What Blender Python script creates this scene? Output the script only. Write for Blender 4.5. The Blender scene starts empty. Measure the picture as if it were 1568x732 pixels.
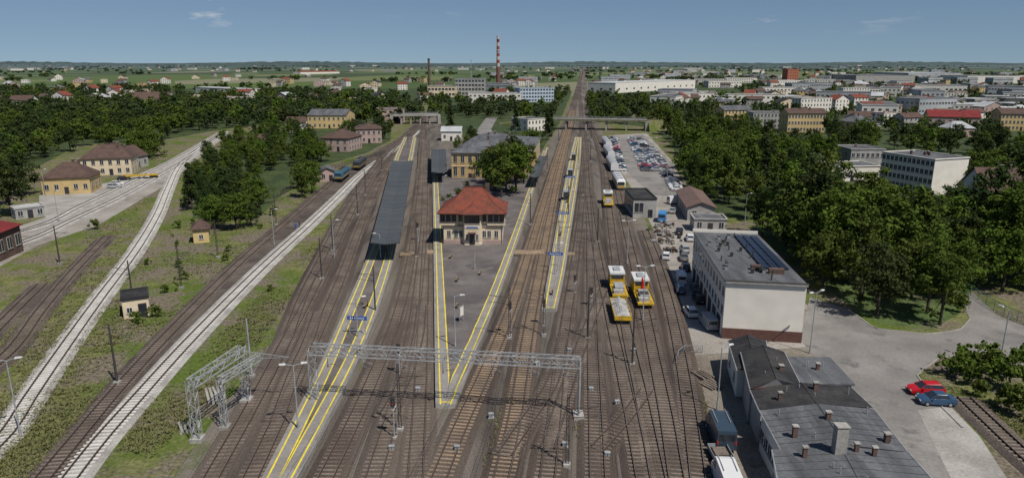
import bpy, math, random
import numpy as np
from mathutils import Vector, Matrix
random.seed(7); rng=np.random.default_rng(7)
H=40.0; F=1060.0; TH=math.radians(14.3)
CT,ST=math.cos(TH),math.sin(TH)
sc=bpy.context.scene; COL=sc.collection
def G(px,py,z=0.0):
    # survey position (metres) of a spot seen in the photograph, at height z
    u=(px-784)/F; v=(366-py)/F
    t=(z-H)/(-ST+v*CT)
    return (t*u, t*(CT+v*ST))
# ---------------------------------------------------------------- materials
def newmat(name):
    m=bpy.data.materials.new(name); m.use_nodes=True
    nt=m.node_tree; nt.nodes.clear()
    out=nt.nodes.new('ShaderNodeOutputMaterial')
    return m,nt,out
def nd(nt,t,**k):
    n=nt.nodes.new(t)
    for a,b in k.items(): setattr(n,a,b)
    return n
def noise(nt,vec,scale,detail=4,rough=.6):
    n=nd(nt,'ShaderNodeTexNoise'); n.inputs['Scale'].default_value=scale
    n.inputs['Detail'].default_value=detail; n.inputs['Roughness'].default_value=rough
    nt.links.new(vec,n.inputs['Vector']); return n.outputs['Fac']
def mrange(nt,val,a,b,c=0,d=1):
    n=nd(nt,'ShaderNodeMapRange'); n.inputs[1].default_value=a;n.inputs[2].default_value=b
    n.inputs[3].default_value=c;n.inputs[4].default_value=d
    nt.links.new(val,n.inputs[0]); return n.outputs[0]
def mixc(nt,fac,a,b,mode='MIX'):
    n=nd(nt,'ShaderNodeMix',data_type='RGBA',blend_type=mode)
    if hasattr(fac,'links'): nt.links.new(fac,n.inputs[0])
    else: n.inputs[0].default_value=fac
    for s,x in ((6,a),(7,b)):
        if hasattr(x,'links'): nt.links.new(x,n.inputs[s])
        else: n.inputs[s].default_value=(*x,1)
    return n.outputs[2]
def M(name,c1,c2=None,scale=.3,rough=.85,spec=.25,metal=0,fine=8,famt=.25,bump=0,stretch=None,lo=.4,hi=.62,c3=None,s3=.05,c4=None,s4=.2):
    m,nt,out=newmat(name)
    b=nd(nt,'ShaderNodeBsdfPrincipled'); b.inputs['Roughness'].default_value=rough
    b.inputs['Metallic'].default_value=metal; b.inputs['Specular IOR Level'].default_value=spec
    g=nd(nt,'ShaderNodeNewGeometry'); pos=g.outputs['Position']
    if stretch:
        mp=nd(nt,'ShaderNodeMapping'); mp.inputs['Rotation'].default_value=(0,0,stretch[0])
        mp.inputs['Scale'].default_value=stretch[1]; nt.links.new(pos,mp.inputs['Vector']); p2=mp.outputs[0]
    else: p2=pos
    col=c1
    if c2: col=mixc(nt,mrange(nt,noise(nt,p2,scale),lo,hi),c1,c2)
    if c3: col=mixc(nt,mrange(nt,noise(nt,p2,s3),.45,.65),col,c3)
    if c4: col=mixc(nt,mrange(nt,noise(nt,pos,s4,6,.7),.56,.66),col,c4)
    nf=noise(nt,pos,fine,3)
    mul=mrange(nt,nf,.3,.7,1-famt,1+famt)
    cc=nd(nt,'ShaderNodeCombineColor')
    for i in range(3): nt.links.new(mul,cc.inputs[i])
    col=mixc(nt,1.0,col,cc.outputs[0],'MULTIPLY')
    nt.links.new(col,b.inputs['Base Color'])
    if bump:
        bp=nd(nt,'ShaderNodeBump'); bp.inputs['Strength'].default_value=bump; bp.inputs['Distance'].default_value=.1
        nt.links.new(nf,bp.inputs['Height']); nt.links.new(bp.outputs[0],b.inputs['Normal'])
    nt.links.new(b.outputs[0],out.inputs[0]); return m
TR=-.10
m_yard=M('yard_ballast',(.130,.110,.094),(.056,.046,.040),.35,fine=5,famt=.35,bump=.5,stretch=(.10,(1,.10,1)),c3=(.160,.140,.118),s3=.07,c4=(.105,.108,.058),s4=.13)
m_bal=M('ballast_brown',(.082,.062,.05),(.050,.039,.034),.3,fine=6,famt=.4,bump=.6,stretch=(.10,(1,.1,1)),c3=(.115,.094,.078),s3=.07)
m_bal_l=M('ballast_grey',(.36,.345,.32),(.24,.225,.205),.3,fine=6,famt=.3,bump=.6)
m_bal_d=M('ballast_dark',(.058,.044,.040),(.088,.070,.060),.3,fine=6,famt=.4,bump=.6,c3=(.12,.10,.08),s3=.1)
m_slp=M('sleeper_wood',(.185,.152,.125),(.10,.08,.066),.2,fine=5,famt=.35)
m_slp_t=M('sleeper_tan',(.30,.215,.14),(.19,.145,.105),.2,fine=5,famt=.3)
m_slp_c=M('sleeper_concrete',(.58,.56,.53),(.44,.42,.39),.4,fine=5,famt=.2)
m_rail=M('rail_rust',(.065,.042,.034),fine=9)
m_railt=M('rail_steel',(.15,.125,.11),rough=.5,spec=.4,metal=.3,fine=3)
m_asph=M('platform_asphalt',(.115,.100,.097),(.145,.129,.123),.15,fine=3,famt=.15,c3=(.086,.077,.075),s3=.12,c4=(.165,.15,.14),s4=.25)
m_pave=M('platform_paving',(.20,.185,.17),(.25,.235,.215),.3,fine=3,famt=.15)
m_yel=M('yellow_paint',(.72,.58,.03),(.56,.45,.06),.8,fine=4,famt=.15)
m_conc=M('concrete',(.33,.315,.29),(.24,.225,.205),.2,fine=3,famt=.18)
m_road=M('asphalt_road',(.19,.178,.165),(.235,.222,.206),.07,fine=2.5,famt=.12,c3=(.150,.141,.133),s3=.12,c4=(.125,.117,.11),s4=.22)
m_road2=M('concrete_road',(.28,.255,.225),(.18,.162,.142),.16,fine=3,famt=.22,c3=(.33,.31,.28),s3=.08,c4=(.14,.125,.105),s4=.3)
m_dirt=M('dirt_yard',(.18,.155,.125),(.115,.095,.076),.15,fine=3,famt=.3,c3=(.23,.205,.17),s3=.1,c4=(.10,.10,.055),s4=.2)
m_white=M('white_render',(.68,.64,.57),(.60,.57,.51),.3,fine=1.2,famt=.06)
m_cream=M('cream_render',(.64,.53,.38),(.56,.46,.32),.3,fine=1.5,famt=.08)
m_yelw=M('yellow_render',(.54,.40,.19),(.46,.34,.16),.2,fine=1.5,famt=.08)
m_brick=M('yellow_brick',(.50,.36,.17),(.42,.29,.13),.5,fine=4,famt=.18)
m_pink=M('pink_render',(.40,.29,.26),(.34,.25,.22),.3,fine=1.5,famt=.1)
m_grw=M('grey_render',(.36,.35,.33),(.28,.27,.26),.3,fine=1.5,famt=.1)
m_dbr=M('brown_brick',(.13,.08,.065),(.09,.06,.05),.5,fine=4,famt=.2)
m_brw=M('brown_plinth',(.11,.055,.045),fine=3)
m_rred=M('red_tile_roof',(.19,.052,.032),(.12,.042,.03),.6,fine=5,famt=.3,bump=.4)
m_rred2=M('crimson_roof',(.19,.026,.026),(.13,.022,.022),.4,fine=4,famt=.15)
m_rbr=M('brown_tile_roof',(.10,.062,.05),(.07,.047,.04),.5,fine=5,famt=.25,bump=.4)
m_rgr=M('grey_felt_roof',(.092,.096,.104),(.130,.134,.142),.25,fine=3,famt=.18,stretch=(.1,(2,.3,1)),c3=(.068,.07,.075),s3=.3)
m_rcan=M('canopy_felt_roof',(.052,.060,.068),(.072,.08,.088),.2,fine=3,famt=.12,stretch=(.1,(.3,2,1)))
m_rblk=M('black_felt_roof',(.024,.024,.026),(.045,.043,.042),.3,fine=3,famt=.25)
m_rlt=M('pale_sheet_roof',(.40,.41,.42),(.30,.31,.32),.1,fine=2,famt=.1)
m_glass=M('window_glass',(.025,.03,.038),rough=.12,spec=.6,fine=1)
m_frame=M('window_frame',(.55,.54,.51),fine=3,famt=.05)
m_steel=M('galvanised_steel',(.36,.37,.38),(.27,.28,.29),1,rough=.55,metal=.15,fine=4,famt=.15)
m_dst=M('dark_steel',(.05,.048,.046),fine=4)
m_green=M('green_fence_paint',(.10,.20,.14),fine=4)
m_wire=M('copper_wire',(.04,.035,.03),fine=4)
m_blue=M('blue_sign',(.03,.10,.34),fine=4,famt=.05)
m_solar=M('solar_glass',(.012,.016,.03),rough=.3,spec=.5,fine=3)
m_tyre=M('tyre_rubber',(.018,.018,.018),fine=4)
m_cyel=M('machine_yellow',(.52,.33,.02),(.36,.23,.03),1,rough=.5,fine=4,famt=.2)
m_red=M('red_paint',(.45,.02,.02),rough=.4,fine=4,famt=.08)
m_teal=M('loco_blue',(.03,.10,.16),rough=.5,fine=4,famt=.2)
m_navy=M('loco_dark',(.03,.04,.05),fine=4)
m_grav=M('gravel_load',(.42,.41,.39),(.28,.27,.26),2,fine=8,famt=.35,bump=1)
m_rust=M('rusty_scrap',(.13,.07,.045),(.07,.05,.04),2,fine=6,famt=.4)
m_bark=M('bark',(.07,.055,.042),(.045,.035,.028),2,fine=8)
m_lamp=M('lamp_head',(.55,.55,.55),rough=.4,fine=4)
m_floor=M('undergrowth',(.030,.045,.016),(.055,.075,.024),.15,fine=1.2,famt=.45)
m_lawn=M('lawn_grass',(.070,.105,.03),(.10,.13,.042),.1,fine=2,famt=.35,c3=(.045,.070,.022),s3=.2,c4=(.12,.105,.07),s4=.15)
# foliage
def folmat(name,dark,light,warm,wf=.75):
    m,nt,out=newmat(name)
    at=nd(nt,'ShaderNodeAttribute',attribute_name='tone')
    oi=nd(nt,'ShaderNodeObjectInfo')
    c=mixc(nt,at.outputs['Fac'],dark,light)
    r=mrange(nt,oi.outputs['Random'],0,1,0,wf)
    c=mixc(nt,r,c,mixc(nt,at.outputs['Fac'],tuple(x*.6 for x in warm),warm))
    d=nd(nt,'ShaderNodeBsdfDiffuse'); t=nd(nt,'ShaderNodeBsdfTranslucent')
    nt.links.new(c,d.inputs[0]); nt.links.new(c,t.inputs[0])
    mx=nd(nt,'ShaderNodeMixShader'); mx.inputs[0].default_value=.27
    nt.links.new(d.outputs[0],mx.inputs[1]);nt.links.new(t.outputs[0],mx.inputs[2])
    nt.links.new(mx.outputs[0],out.inputs[0]); return m
m_fol=folmat('foliage_green',(.036,.068,.013),(.125,.190,.030),(.105,.13,.032),.9)
m_fold=folmat('foliage_dark',(.022,.042,.014),(.062,.098,.030),(.065,.075,.03))
m_folf=folmat('foliage_distant_haze',(.034,.058,.024),(.080,.114,.042),(.07,.085,.045))  # cooler green: light distance haze painted into the leaf colour
m_folx=folmat('foliage_horizon_haze',(.038,.058,.040),(.06,.085,.055),(.05,.07,.055))  # horizon trees: aerial haze put into the colour as a bluish grey
m_grs=folmat('grass_blades',(.10,.115,.04),(.19,.205,.08),(.24,.21,.12),.5)
def groundmat():
    m,nt,out=newmat('grass_and_hazed_fields')
    g=nd(nt,'ShaderNodeNewGeometry'); pos=g.outputs['Position']
    n1=noise(nt,pos,.11,7,.68); n2=noise(nt,pos,.35,5); n3=noise(nt,pos,2.0,5,.7); n4=noise(nt,pos,.03,3)
    grass=mixc(nt,mrange(nt,n2,.40,.60),(.088,.105,.032),(.160,.160,.068))
    grass=mixc(nt,mrange(nt,n4,.47,.58),grass,(.085,.118,.028))
    dirt=mixc(nt,mrange(nt,n3,.35,.65),(.115,.095,.073),(.175,.152,.115))
    near=mixc(nt,mrange(nt,n1,.46,.56),grass,dirt)
    cc=nd(nt,'ShaderNodeCombineColor'); mu=mrange(nt,n3,.3,.7,.5,1.45)
    for i in range(3): nt.links.new(mu,cc.inputs[i])
    near=mixc(nt,1.0,near,cc.outputs[0],'MULTIPLY')
    mp=nd(nt,'ShaderNodeMapping'); mp.inputs['Scale'].default_value=(1,.45,1); mp.inputs['Rotation'].default_value=(0,0,.3)
    nt.links.new(pos,mp.inputs['Vector'])
    vo=nd(nt,'ShaderNodeTexVoronoi'); vo.inputs['Scale'].default_value=.0042; nt.links.new(mp.outputs[0],vo.inputs['Vector'])
    sp=nd(nt,'ShaderNodeSeparateColor'); nt.links.new(vo.outputs['Color'],sp.inputs[0])
    r=nd(nt,'ShaderNodeValToRGB'); nt.links.new(sp.outputs[0],r.inputs[0]); e=r.color_ramp; e.interpolation='CONSTANT'
    cols=[(0,(.064,.092,.042)),(.25,(.082,.116,.048)),(.45,(.055,.075,.042)),(.62,(.12,.14,.07)),(.8,(.17,.17,.115)),(.9,(.068,.10,.047))]
    e.elements[0].position=0;e.elements[0].color=(*cols[0][1],1)
    e.elements[1].position=.25;e.elements[1].color=(*cols[1][1],1)
    for p,c in cols[2:]:
        q=e.elements.new(p); q.color=(*c,1)
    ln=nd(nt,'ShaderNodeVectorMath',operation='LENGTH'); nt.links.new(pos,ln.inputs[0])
    far=mixc(nt,mrange(nt,ln.outputs['Value'],1500,11000),r.outputs[0],(.095,.125,.14))  # painted haze: fields fade to blue-grey with distance from the origin
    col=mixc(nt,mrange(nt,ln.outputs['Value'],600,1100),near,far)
    b=nd(nt,'ShaderNodeBsdfDiffuse'); nt.links.new(col,b.inputs[0])
    nt.links.new(b.outputs[0],out.inputs[0]); return m
m_ground=groundmat()
m_ridge_haze=M('distant_woods',(.042,.062,.062),(.058,.082,.080),.01,fine=.05,famt=.15)  # blue-green base colour carries painted haze for the far ridges
# ---------------------------------------------------------------- mesh builder
class MB:
    def __init__(s): s.v=[];s.f=[];s.m=[];s.mats=[];s.ix={}
    def mi(s,mat):
        if mat.name not in s.ix: s.ix[mat.name]=len(s.mats); s.mats.append(mat)
        return s.ix[mat.name]
    def poly(s,pts,mat):
        n=len(s.v); s.v.extend([tuple(p) for p in pts]); s.f.append(tuple(range(n,n+len(pts)))); s.m.append(s.mi(mat))
    def hexa(s,b,t,mat,tmat=None):
        n=len(s.v); s.v.extend([tuple(p) for p in b]+[tuple(p) for p in t]); k=len(b)
        i=s.mi(mat)
        s.f.append(tuple(n+j for j in reversed(range(k)))); s.m.append(i)
        s.f.append(tuple(n+k+j for j in range(k))); s.m.append(s.mi(tmat) if tmat else i)
        for j in range(k):
            a=(j+1)%k; s.f.append((n+j,n+a,n+k+a,n+k+j)); s.m.append(i)
    def box(s,cx,cy,cz,sx,sy,sz,mat,rot=0,tmat=None):
        c,q=math.cos(rot),math.sin(rot); P=[]
        for a,b in ((-1,-1),(1,-1),(1,1),(-1,1)):
            x,y=a*sx/2,b*sy/2; P.append((cx+c*x-q*y,cy+q*x+c*y))
        s.hexa([(x,y,cz-sz/2) for x,y in P],[(x,y,cz+sz/2) for x,y in P],mat,tmat)
    def prism(s,P,z0,z1,mat,tmat=None):
        s.hexa([(x,y,z0) for x,y in P],[(x,y,z1) for x,y in P],mat,tmat)
    def cyl(s,p,q,r,mat,n=6,r2=None):
        p=Vector(p);q=Vector(q);d=(q-p)
        if d.length<1e-6:return
        d.normalize(); a=d.orthogonal().normalized(); b=d.cross(a); r2=r if r2 is None else r2
        B=[p+(a*math.cos(t)+b*math.sin(t))*r for t in [2*math.pi*i/n for i in range(n)]]
        T=[q+(a*math.cos(t)+b*math.sin(t))*r2 for t in [2*math.pi*i/n for i in range(n)]]
        s.hexa(B,T,mat)
    def mesh(s,name):
        me=bpy.data.meshes.new(name); me.from_pydata(s.v,[],s.f)
        for m in s.mats: me.materials.append(m)
        me.polygons.foreach_set('material_index',s.m); me.update(); return me
    def obj(s,name,loc=(0,0,0),rot=0,parent=None):
        return place(name,s.mesh(name),loc,rot,parent)
def place(name,me,loc=(0,0,0),rot=0,parent=None,scale=None):
    o=bpy.data.objects.new(name,me); o.location=loc; o.rotation_euler=(0,0,rot); COL.objects.link(o)
    if scale: o.scale=scale
    if parent: o.parent=parent
    return o
BLK=[]  # building discs for vegetation avoidance
# ---------------------------------------------------------------- ground sheets
mb=MB(); R=26000
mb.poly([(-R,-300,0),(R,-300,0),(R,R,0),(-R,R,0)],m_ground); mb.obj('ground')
def sheet(name,pix,z,mat):
    P=[G(*p) for p in pix]; m=MB(); m.poly([(x,y,z) for x,y in P],mat); return m.obj(name)
def rs(pts,step):
    pts=np.array(pts,float); d=np.r_[0,np.cumsum(np.linalg.norm(np.diff(pts,axis=0),axis=1))]
    n=max(2,int(d[-1]/step)+1); s=np.linspace(0,d[-1],n)
    return np.c_[np.interp(s,d,pts[:,0]),np.interp(s,d,pts[:,1])]
def curve(pix,step=2.0,ext=14,world=False):
    P=sorted([tuple(p) if world else G(*p) for p in pix],key=lambda p:p[1])
    P=np.array(P); X,Y=P[:,0],P[:,1]
    if len(P)>2:
        h=np.diff(Y); s=np.diff(X)/h; m=np.zeros(len(X)); m[0]=s[0];m[-1]=s[-1]
        m[1:-1]=(s[:-1]*h[1:]+s[1:]*h[:-1])/(h[1:]+h[:-1])
        ys=[];xs=[]
        for i in range(len(h)):
            k=max(3,int(h[i]/3)); t=np.linspace(0,1,k,endpoint=False)
            xs.append((2*t**3-3*t**2+1)*X[i]+(t**3-2*t**2+t)*h[i]*m[i]+(-2*t**3+3*t**2)*X[i+1]+(t**3-t**2)*h[i]*m[i+1]); ys.append(Y[i]+t*h[i])
        xs=np.r_[np.concatenate(xs),X[-1]];ys=np.r_[np.concatenate(ys),Y[-1]]
        P=np.c_[xs,ys]
    if ext:
        d=P[0]-P[1]; d/=np.linalg.norm(d); P=np.vstack([P[0]+d*ext,P])
    return rs(P,step)
def offs(P,d):
    t=np.gradient(P,axis=0); t/=np.linalg.norm(t,axis=1)[:,None]
    return P+np.c_[t[:,1],-t[:,0]]*d
def strip(mb,A,B,z0,z1,mat):
    n=len(mb.v);k=len(A);i=mb.mi(mat)
    for a,b in zip(A,B): mb.v.append((a[0],a[1],z0)); mb.v.append((b[0],b[1],z1))
    for j in range(k-1):
        mb.f.append((n+2*j,n+2*j+1,n+2*j+3,n+2*j+2)); mb.m.append(i)
def ribbon(mb,P,d0,d1,z0,z1,mat): strip(mb,offs(P,d0),offs(P,d1),z0,z1,mat)
TRK={}; tcount=0
def track(key,pix,kind='b',ext=14,sl_to=420,world=False):
    global tcount
    P=curve(pix,2.0,ext,world); TRK[key]=P; e=.006*tcount; tcount+=1
    bal,sl=dict(b=(m_bal,m_slp),t=(m_bal,m_slp_t),c=(m_bal_l,m_slp_c),d=(m_bal_d,m_slp),m=(m_bal_d,m_slp_c))[kind]
    mb=MB(); zt=.12+e
    ribbon(mb,P,-1.5,1.5,zt,zt,bal); ribbon(mb,P,-2.1,-1.5,.03,zt,bal); ribbon(mb,P,1.5,2.1,zt,.03,bal)
    S=rs(P,.72); t=np.gradient(S,axis=0)
    for i,(p,d) in enumerate(zip(S,t)):
        if p[1]>sl_to: break
        a=math.atan2(d[1],d[0])-math.pi/2+random.uniform(-.02,.02)
        mb.box(p[0],p[1],zt+.02,2.6+random.uniform(-.08,.08),.28,.10,sl,a)
    for s in (-.75,.75):
        z=zt+.24; w=.04
        ribbon(mb,P,s-w,s+w,z,z,m_railt); ribbon(mb,P,s-w,s-w,zt+.05,z,m_rail); ribbon(mb,P,s+w,s+w,z,zt+.05,m_rail)
        ribbon(mb,P,s-.10,s+.10,zt+.075,zt+.075,m_rail)
    mb.obj('railway_track')
    return P
track('L1',[(-60,732),(8,668),(45,612),(100,532),(150,462),(203,392),(238,335),(258,288),(273,257),(308,226),(345,202)],'c')
track('L1b',[(-40,395),(45,368),(110,338),(180,305),(235,275),(283,247),(330,213)],'c',ext=0)
track('L1c',[(-40,372),(50,350),(120,318),(190,285),(245,258),(300,228),(336,207)],'c',ext=0)
track('L0',[(-60,600),(10,545),(60,480),(110,420),(165,362)],'d',ext=0)
track('L0b',[(-60,560),(0,500),(40,460),(65,436)],'d',ext=0)
track('L2',[(88,760),(150,680),(210,612),(270,545),(330,482),(400,412),(470,348),(520,300),(548,272),(580,247),(615,222),(640,200)],'c')
track('L2d',[(45,760),(110,682),(168,612),(228,545),(290,480),(360,410),(430,348),(485,300),(515,275),(552,252),(600,222),(632,203)],'d')
track('T3',[(325,732),(388,620),(440,520),(487,430),(528,345),(560,285),(600,232),(638,192)],'b')
track('T4',[(385,732),(435,625),(478,530),(517,440),(549,355),(576,290),(611,232),(642,194)],'b')
track('T3a',[(438,525),(462,460),(492,398),(523,335),(553,285),(590,235)],'b',ext=0)
track('T6',[(500,732),(545,640),(580,560),(607,490),(627,410),(638,340),(645,265),(648,200),(650,178)],'b')
track('T7',[(572,732),(600,640),(620,560),(634,490),(643,420),(649,350),(651,280),(652,215)],'b')
track('T8',[(636,732),(641,650),(645,570),(648,490),(651,410),(654,350)],'b')
track('T9',[(662,760),(703,660),(735,590),(765,520),(788,460),(807,400),(826,335),(845,270),(862,213),(876,163),(890,105)],'t',sl_to=600)
track('T10',[(768,732),(787,650),(800,570),(811,500),(824,430),(838,355),(850,293),(861,245),(871,205),(882,157),(893,105)],'t',sl_to=600)
track('T11',[(838,732),(848,650),(856,570),(866,500),(878,420),(887,350),(893,290),(896,245),(893,210),(889,160),(896,105)],'b')
track('T12',[(915,732),(912,650),(909,570),(907,500),(905,420),(903,350),(900,290),(898,250)],'b')
track('T13',[(985,732),(967,640),(950,560),(933,480),(918,410),(908,350),(902,300)],'b')
track('T14',[(1000,700),(980,600),(962,520),(950,450),(940,380),(934,330),(928,270),(918,225),(905,195),(898,165)],'b')
track('T15',[(1035,732),(1020,640),(1004,560),(988,480),(972,410),(957,345),(943,280),(928,225)],'b')
track('T16',[(1068,732),(1058,650),(1046,570),(1030,490),(1010,415),(988,355)],'b')
track('TX',[(838,690),(880,560),(930,430)],'b',ext=0)
track('TX2',[(915,690),(960,640),(990,600)],'b',ext=0)
track('TX3',[(590,640),(612,600),(640,520),(646,470)],'b',ext=0)
track('TX4',[(772,700),(805,650),(840,600),(862,520)],'b',ext=0)
track('TX5',[(425,645),(452,570),(470,530),(487,480)],'b',ext=0)
track('TR',[(1640,760),(1568,700),(1520,655),(1475,612)],'d',ext=0)
sheet('yard_ballast',[(230,780),(350,612),(420,520),(470,430),(505,350),(535,295),(590,235),(640,180),(665,178),(700,210),(760,260),(820,250),(860,190),(886,130),(893,100),(898,100),(900,160),(920,195),(945,262),(985,330),(1012,400),(1035,470),(1060,560),(1085,650),(1105,780)],.012,m_yard)
sheet('cinder_strip',[(0,780),(130,640),(220,540),(300,460),(430,340),(500,285),(580,228),(640,200),(645,206),(575,255),(525,300),(455,372),(380,445),(300,520),(230,590),(160,665),(90,780)],.016,m_bal_d)
sheet('dirt_path',[(-40,430),(60,375),(150,345),(260,280),(350,205),(338,200),(230,262),(120,315),(20,350),(-40,372)],.010,m_road2)
sheet('forecourt_gravel',[(60,320),(60,300),(140,285),(200,272),(240,255),(300,225),(320,210),(300,235),(240,268),(150,315),(80,345)],.014,m_conc)
sheet('service_road',[(1045,560),(1040,490),(1022,420),(1000,350),(975,300),(950,262),(932,208),(990,204),(1032,250),(1052,300),(1100,330),(1130,400),(1240,470),(1240,530),(1110,560)],.020,m_road2)
sheet('dirt_yard',[(1112,780),(1083,650),(1062,565),(1045,545),(1110,540),(1250,530),(1450,780)],.024,m_dirt)
sheet('asphalt_road',[(1225,520),(1240,455),(1300,474),(1340,503),(1420,512),(1470,505),(1485,488),(1470,455),(1490,448),(1530,485),(1640,525),(1640,600),(1568,565),(1500,543),(1440,548),(1405,575),(1440,620),(1500,680),(1580,780),(1440,780),(1330,640),(1260,560)],.028,m_road)
sheet('parking_paving',[(1405,628),(1455,622),(1500,668),(1560,760),(1470,760)],.032,m_conc)
sheet('road',[(726,215),(732,197),(745,180),(762,180),(752,198),(760,214)],.02,m_road)
sheet('car_park_asphalt',[(938,210),(985,207),(1028,250),(1050,300),(1000,300),(958,262)],.026,m_road)
sheet('town_road',[(1300,175),(1315,145),(1335,128),(1345,128),(1332,150),(1335,175),(1350,195),(1325,195)],.03,m_road)
sheet('undergrowth',[(1150,345),(1245,425),(1300,468),(1345,495),(1425,505),(1470,480),(1490,438),(1700,445),(1700,385),(1568,375),(1440,375),(1200,345)],.008,m_lawn)
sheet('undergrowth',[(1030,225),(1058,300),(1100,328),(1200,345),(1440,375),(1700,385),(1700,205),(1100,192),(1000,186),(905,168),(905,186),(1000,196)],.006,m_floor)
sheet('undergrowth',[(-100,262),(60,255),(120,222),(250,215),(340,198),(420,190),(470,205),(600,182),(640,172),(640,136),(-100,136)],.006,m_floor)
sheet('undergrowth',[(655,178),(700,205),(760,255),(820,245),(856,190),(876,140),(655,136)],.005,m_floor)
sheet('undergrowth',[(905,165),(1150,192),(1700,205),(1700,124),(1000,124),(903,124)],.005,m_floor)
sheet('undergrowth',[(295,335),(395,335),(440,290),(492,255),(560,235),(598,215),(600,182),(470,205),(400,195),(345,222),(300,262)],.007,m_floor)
# kerbs along the asphalt road
def kerb(pix):
    P=rs([G(*p) for p in pix],1.5); m=MB()
    strip(m,P,offs(P,.18),.13,.13,m_conc); strip(m,offs(P,.18),offs(P,.181),.13,.0,m_conc); strip(m,P,offs(P,-.001),.13,.0,m_conc); m.obj('road_kerb')
kerb([(1300,474),(1340,503),(1420,512),(1470,505),(1485,488)]);kerb([(1640,600),(1568,565),(1500,543),(1440,548),(1405,575),(1440,620),(1475,655)])
# ---------------------------------------------------------------- platforms
def platform(name,L,Rr,z=.62,lines=((.50,.68),(1.70,1.88)),top=m_asph,ext=10):
    n=90
    def ev(pix):
        P=curve(pix,1.0,ext); return P[np.linspace(0,len(P)-1,n).astype(int)]
    A,B=ev(L),ev(Rr); W=np.linalg.norm(B-A,axis=1)[:,None]; D=(B-A)/W
    def ins(P,s,d): return P+s*D*np.minimum(d,W*.49)
    mb=MB()
    for P,s in ((A,1),(B,-1)):
        strip(mb,P,P+1e-4,.02,z,m_conc)
        strip(mb,P,ins(P,s,1.75),z,z,m_pave)
        for a,b in lines: strip(mb,ins(P,s,a),ins(P,s,b),z+.006,z+.006,m_yel)
    strip(mb,ins(A,1,1.75),ins(B,-1,1.75),z-.002,z-.002,top)
    a,b=A[0],B[0]; mb.poly([(a[0],a[1],.02),(b[0],b[1],.02),(b[0],b[1],z),(a[0],a[1],z)],m_conc)
    if ext==0: mb.poly([(a[0]+.5,a[1]+.5,z+.01),(b[0]-.5,b[1]+.5,z+.01),(b[0]-.5,b[1]+.72,z+.01),(a[0]+.5,a[1]+.72,z+.01)],m_yel)
    return mb.obj(name)
platform('station_platform',[(405,732),(450,645),(490,565),(525,485),(553,420),(572,372),(588,310),(602,250),(618,212)],[(460,732),(505,645),(545,565),(577,485),(600,410),(611,360),(624,300),(632,250),(638,212)],ext=12)
platform('station_platform',[(667,626),(666,560),(665,480),(664,400),(663,330),(662,270),(661,235)],[(697,626),(729,545),(757,475),(782,405),(800,350),(818,292),(832,250),(840,228)],ext=0)
platform('station_platform',[(829,478),(838,430),(848,372),(860,305),(871,248),(880,212)],[(853,478),(863,430),(872,372),(882,305),(889,248),(891,212)],ext=0)
for a in ([(654,388),(668,388),(668,383),(654,383)],[(783,389),(833,389),(834,383),(785,383)],[(612,391),(634,390),(634,385),(613,386)],[(866,390),(880,390),(880,386),(867,386)]):
    P=[G(*p,.45) for p in a]; m=MB(); m.prism(P,.2,.47,m_slp_t); m.obj('planked_crossing')
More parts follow.
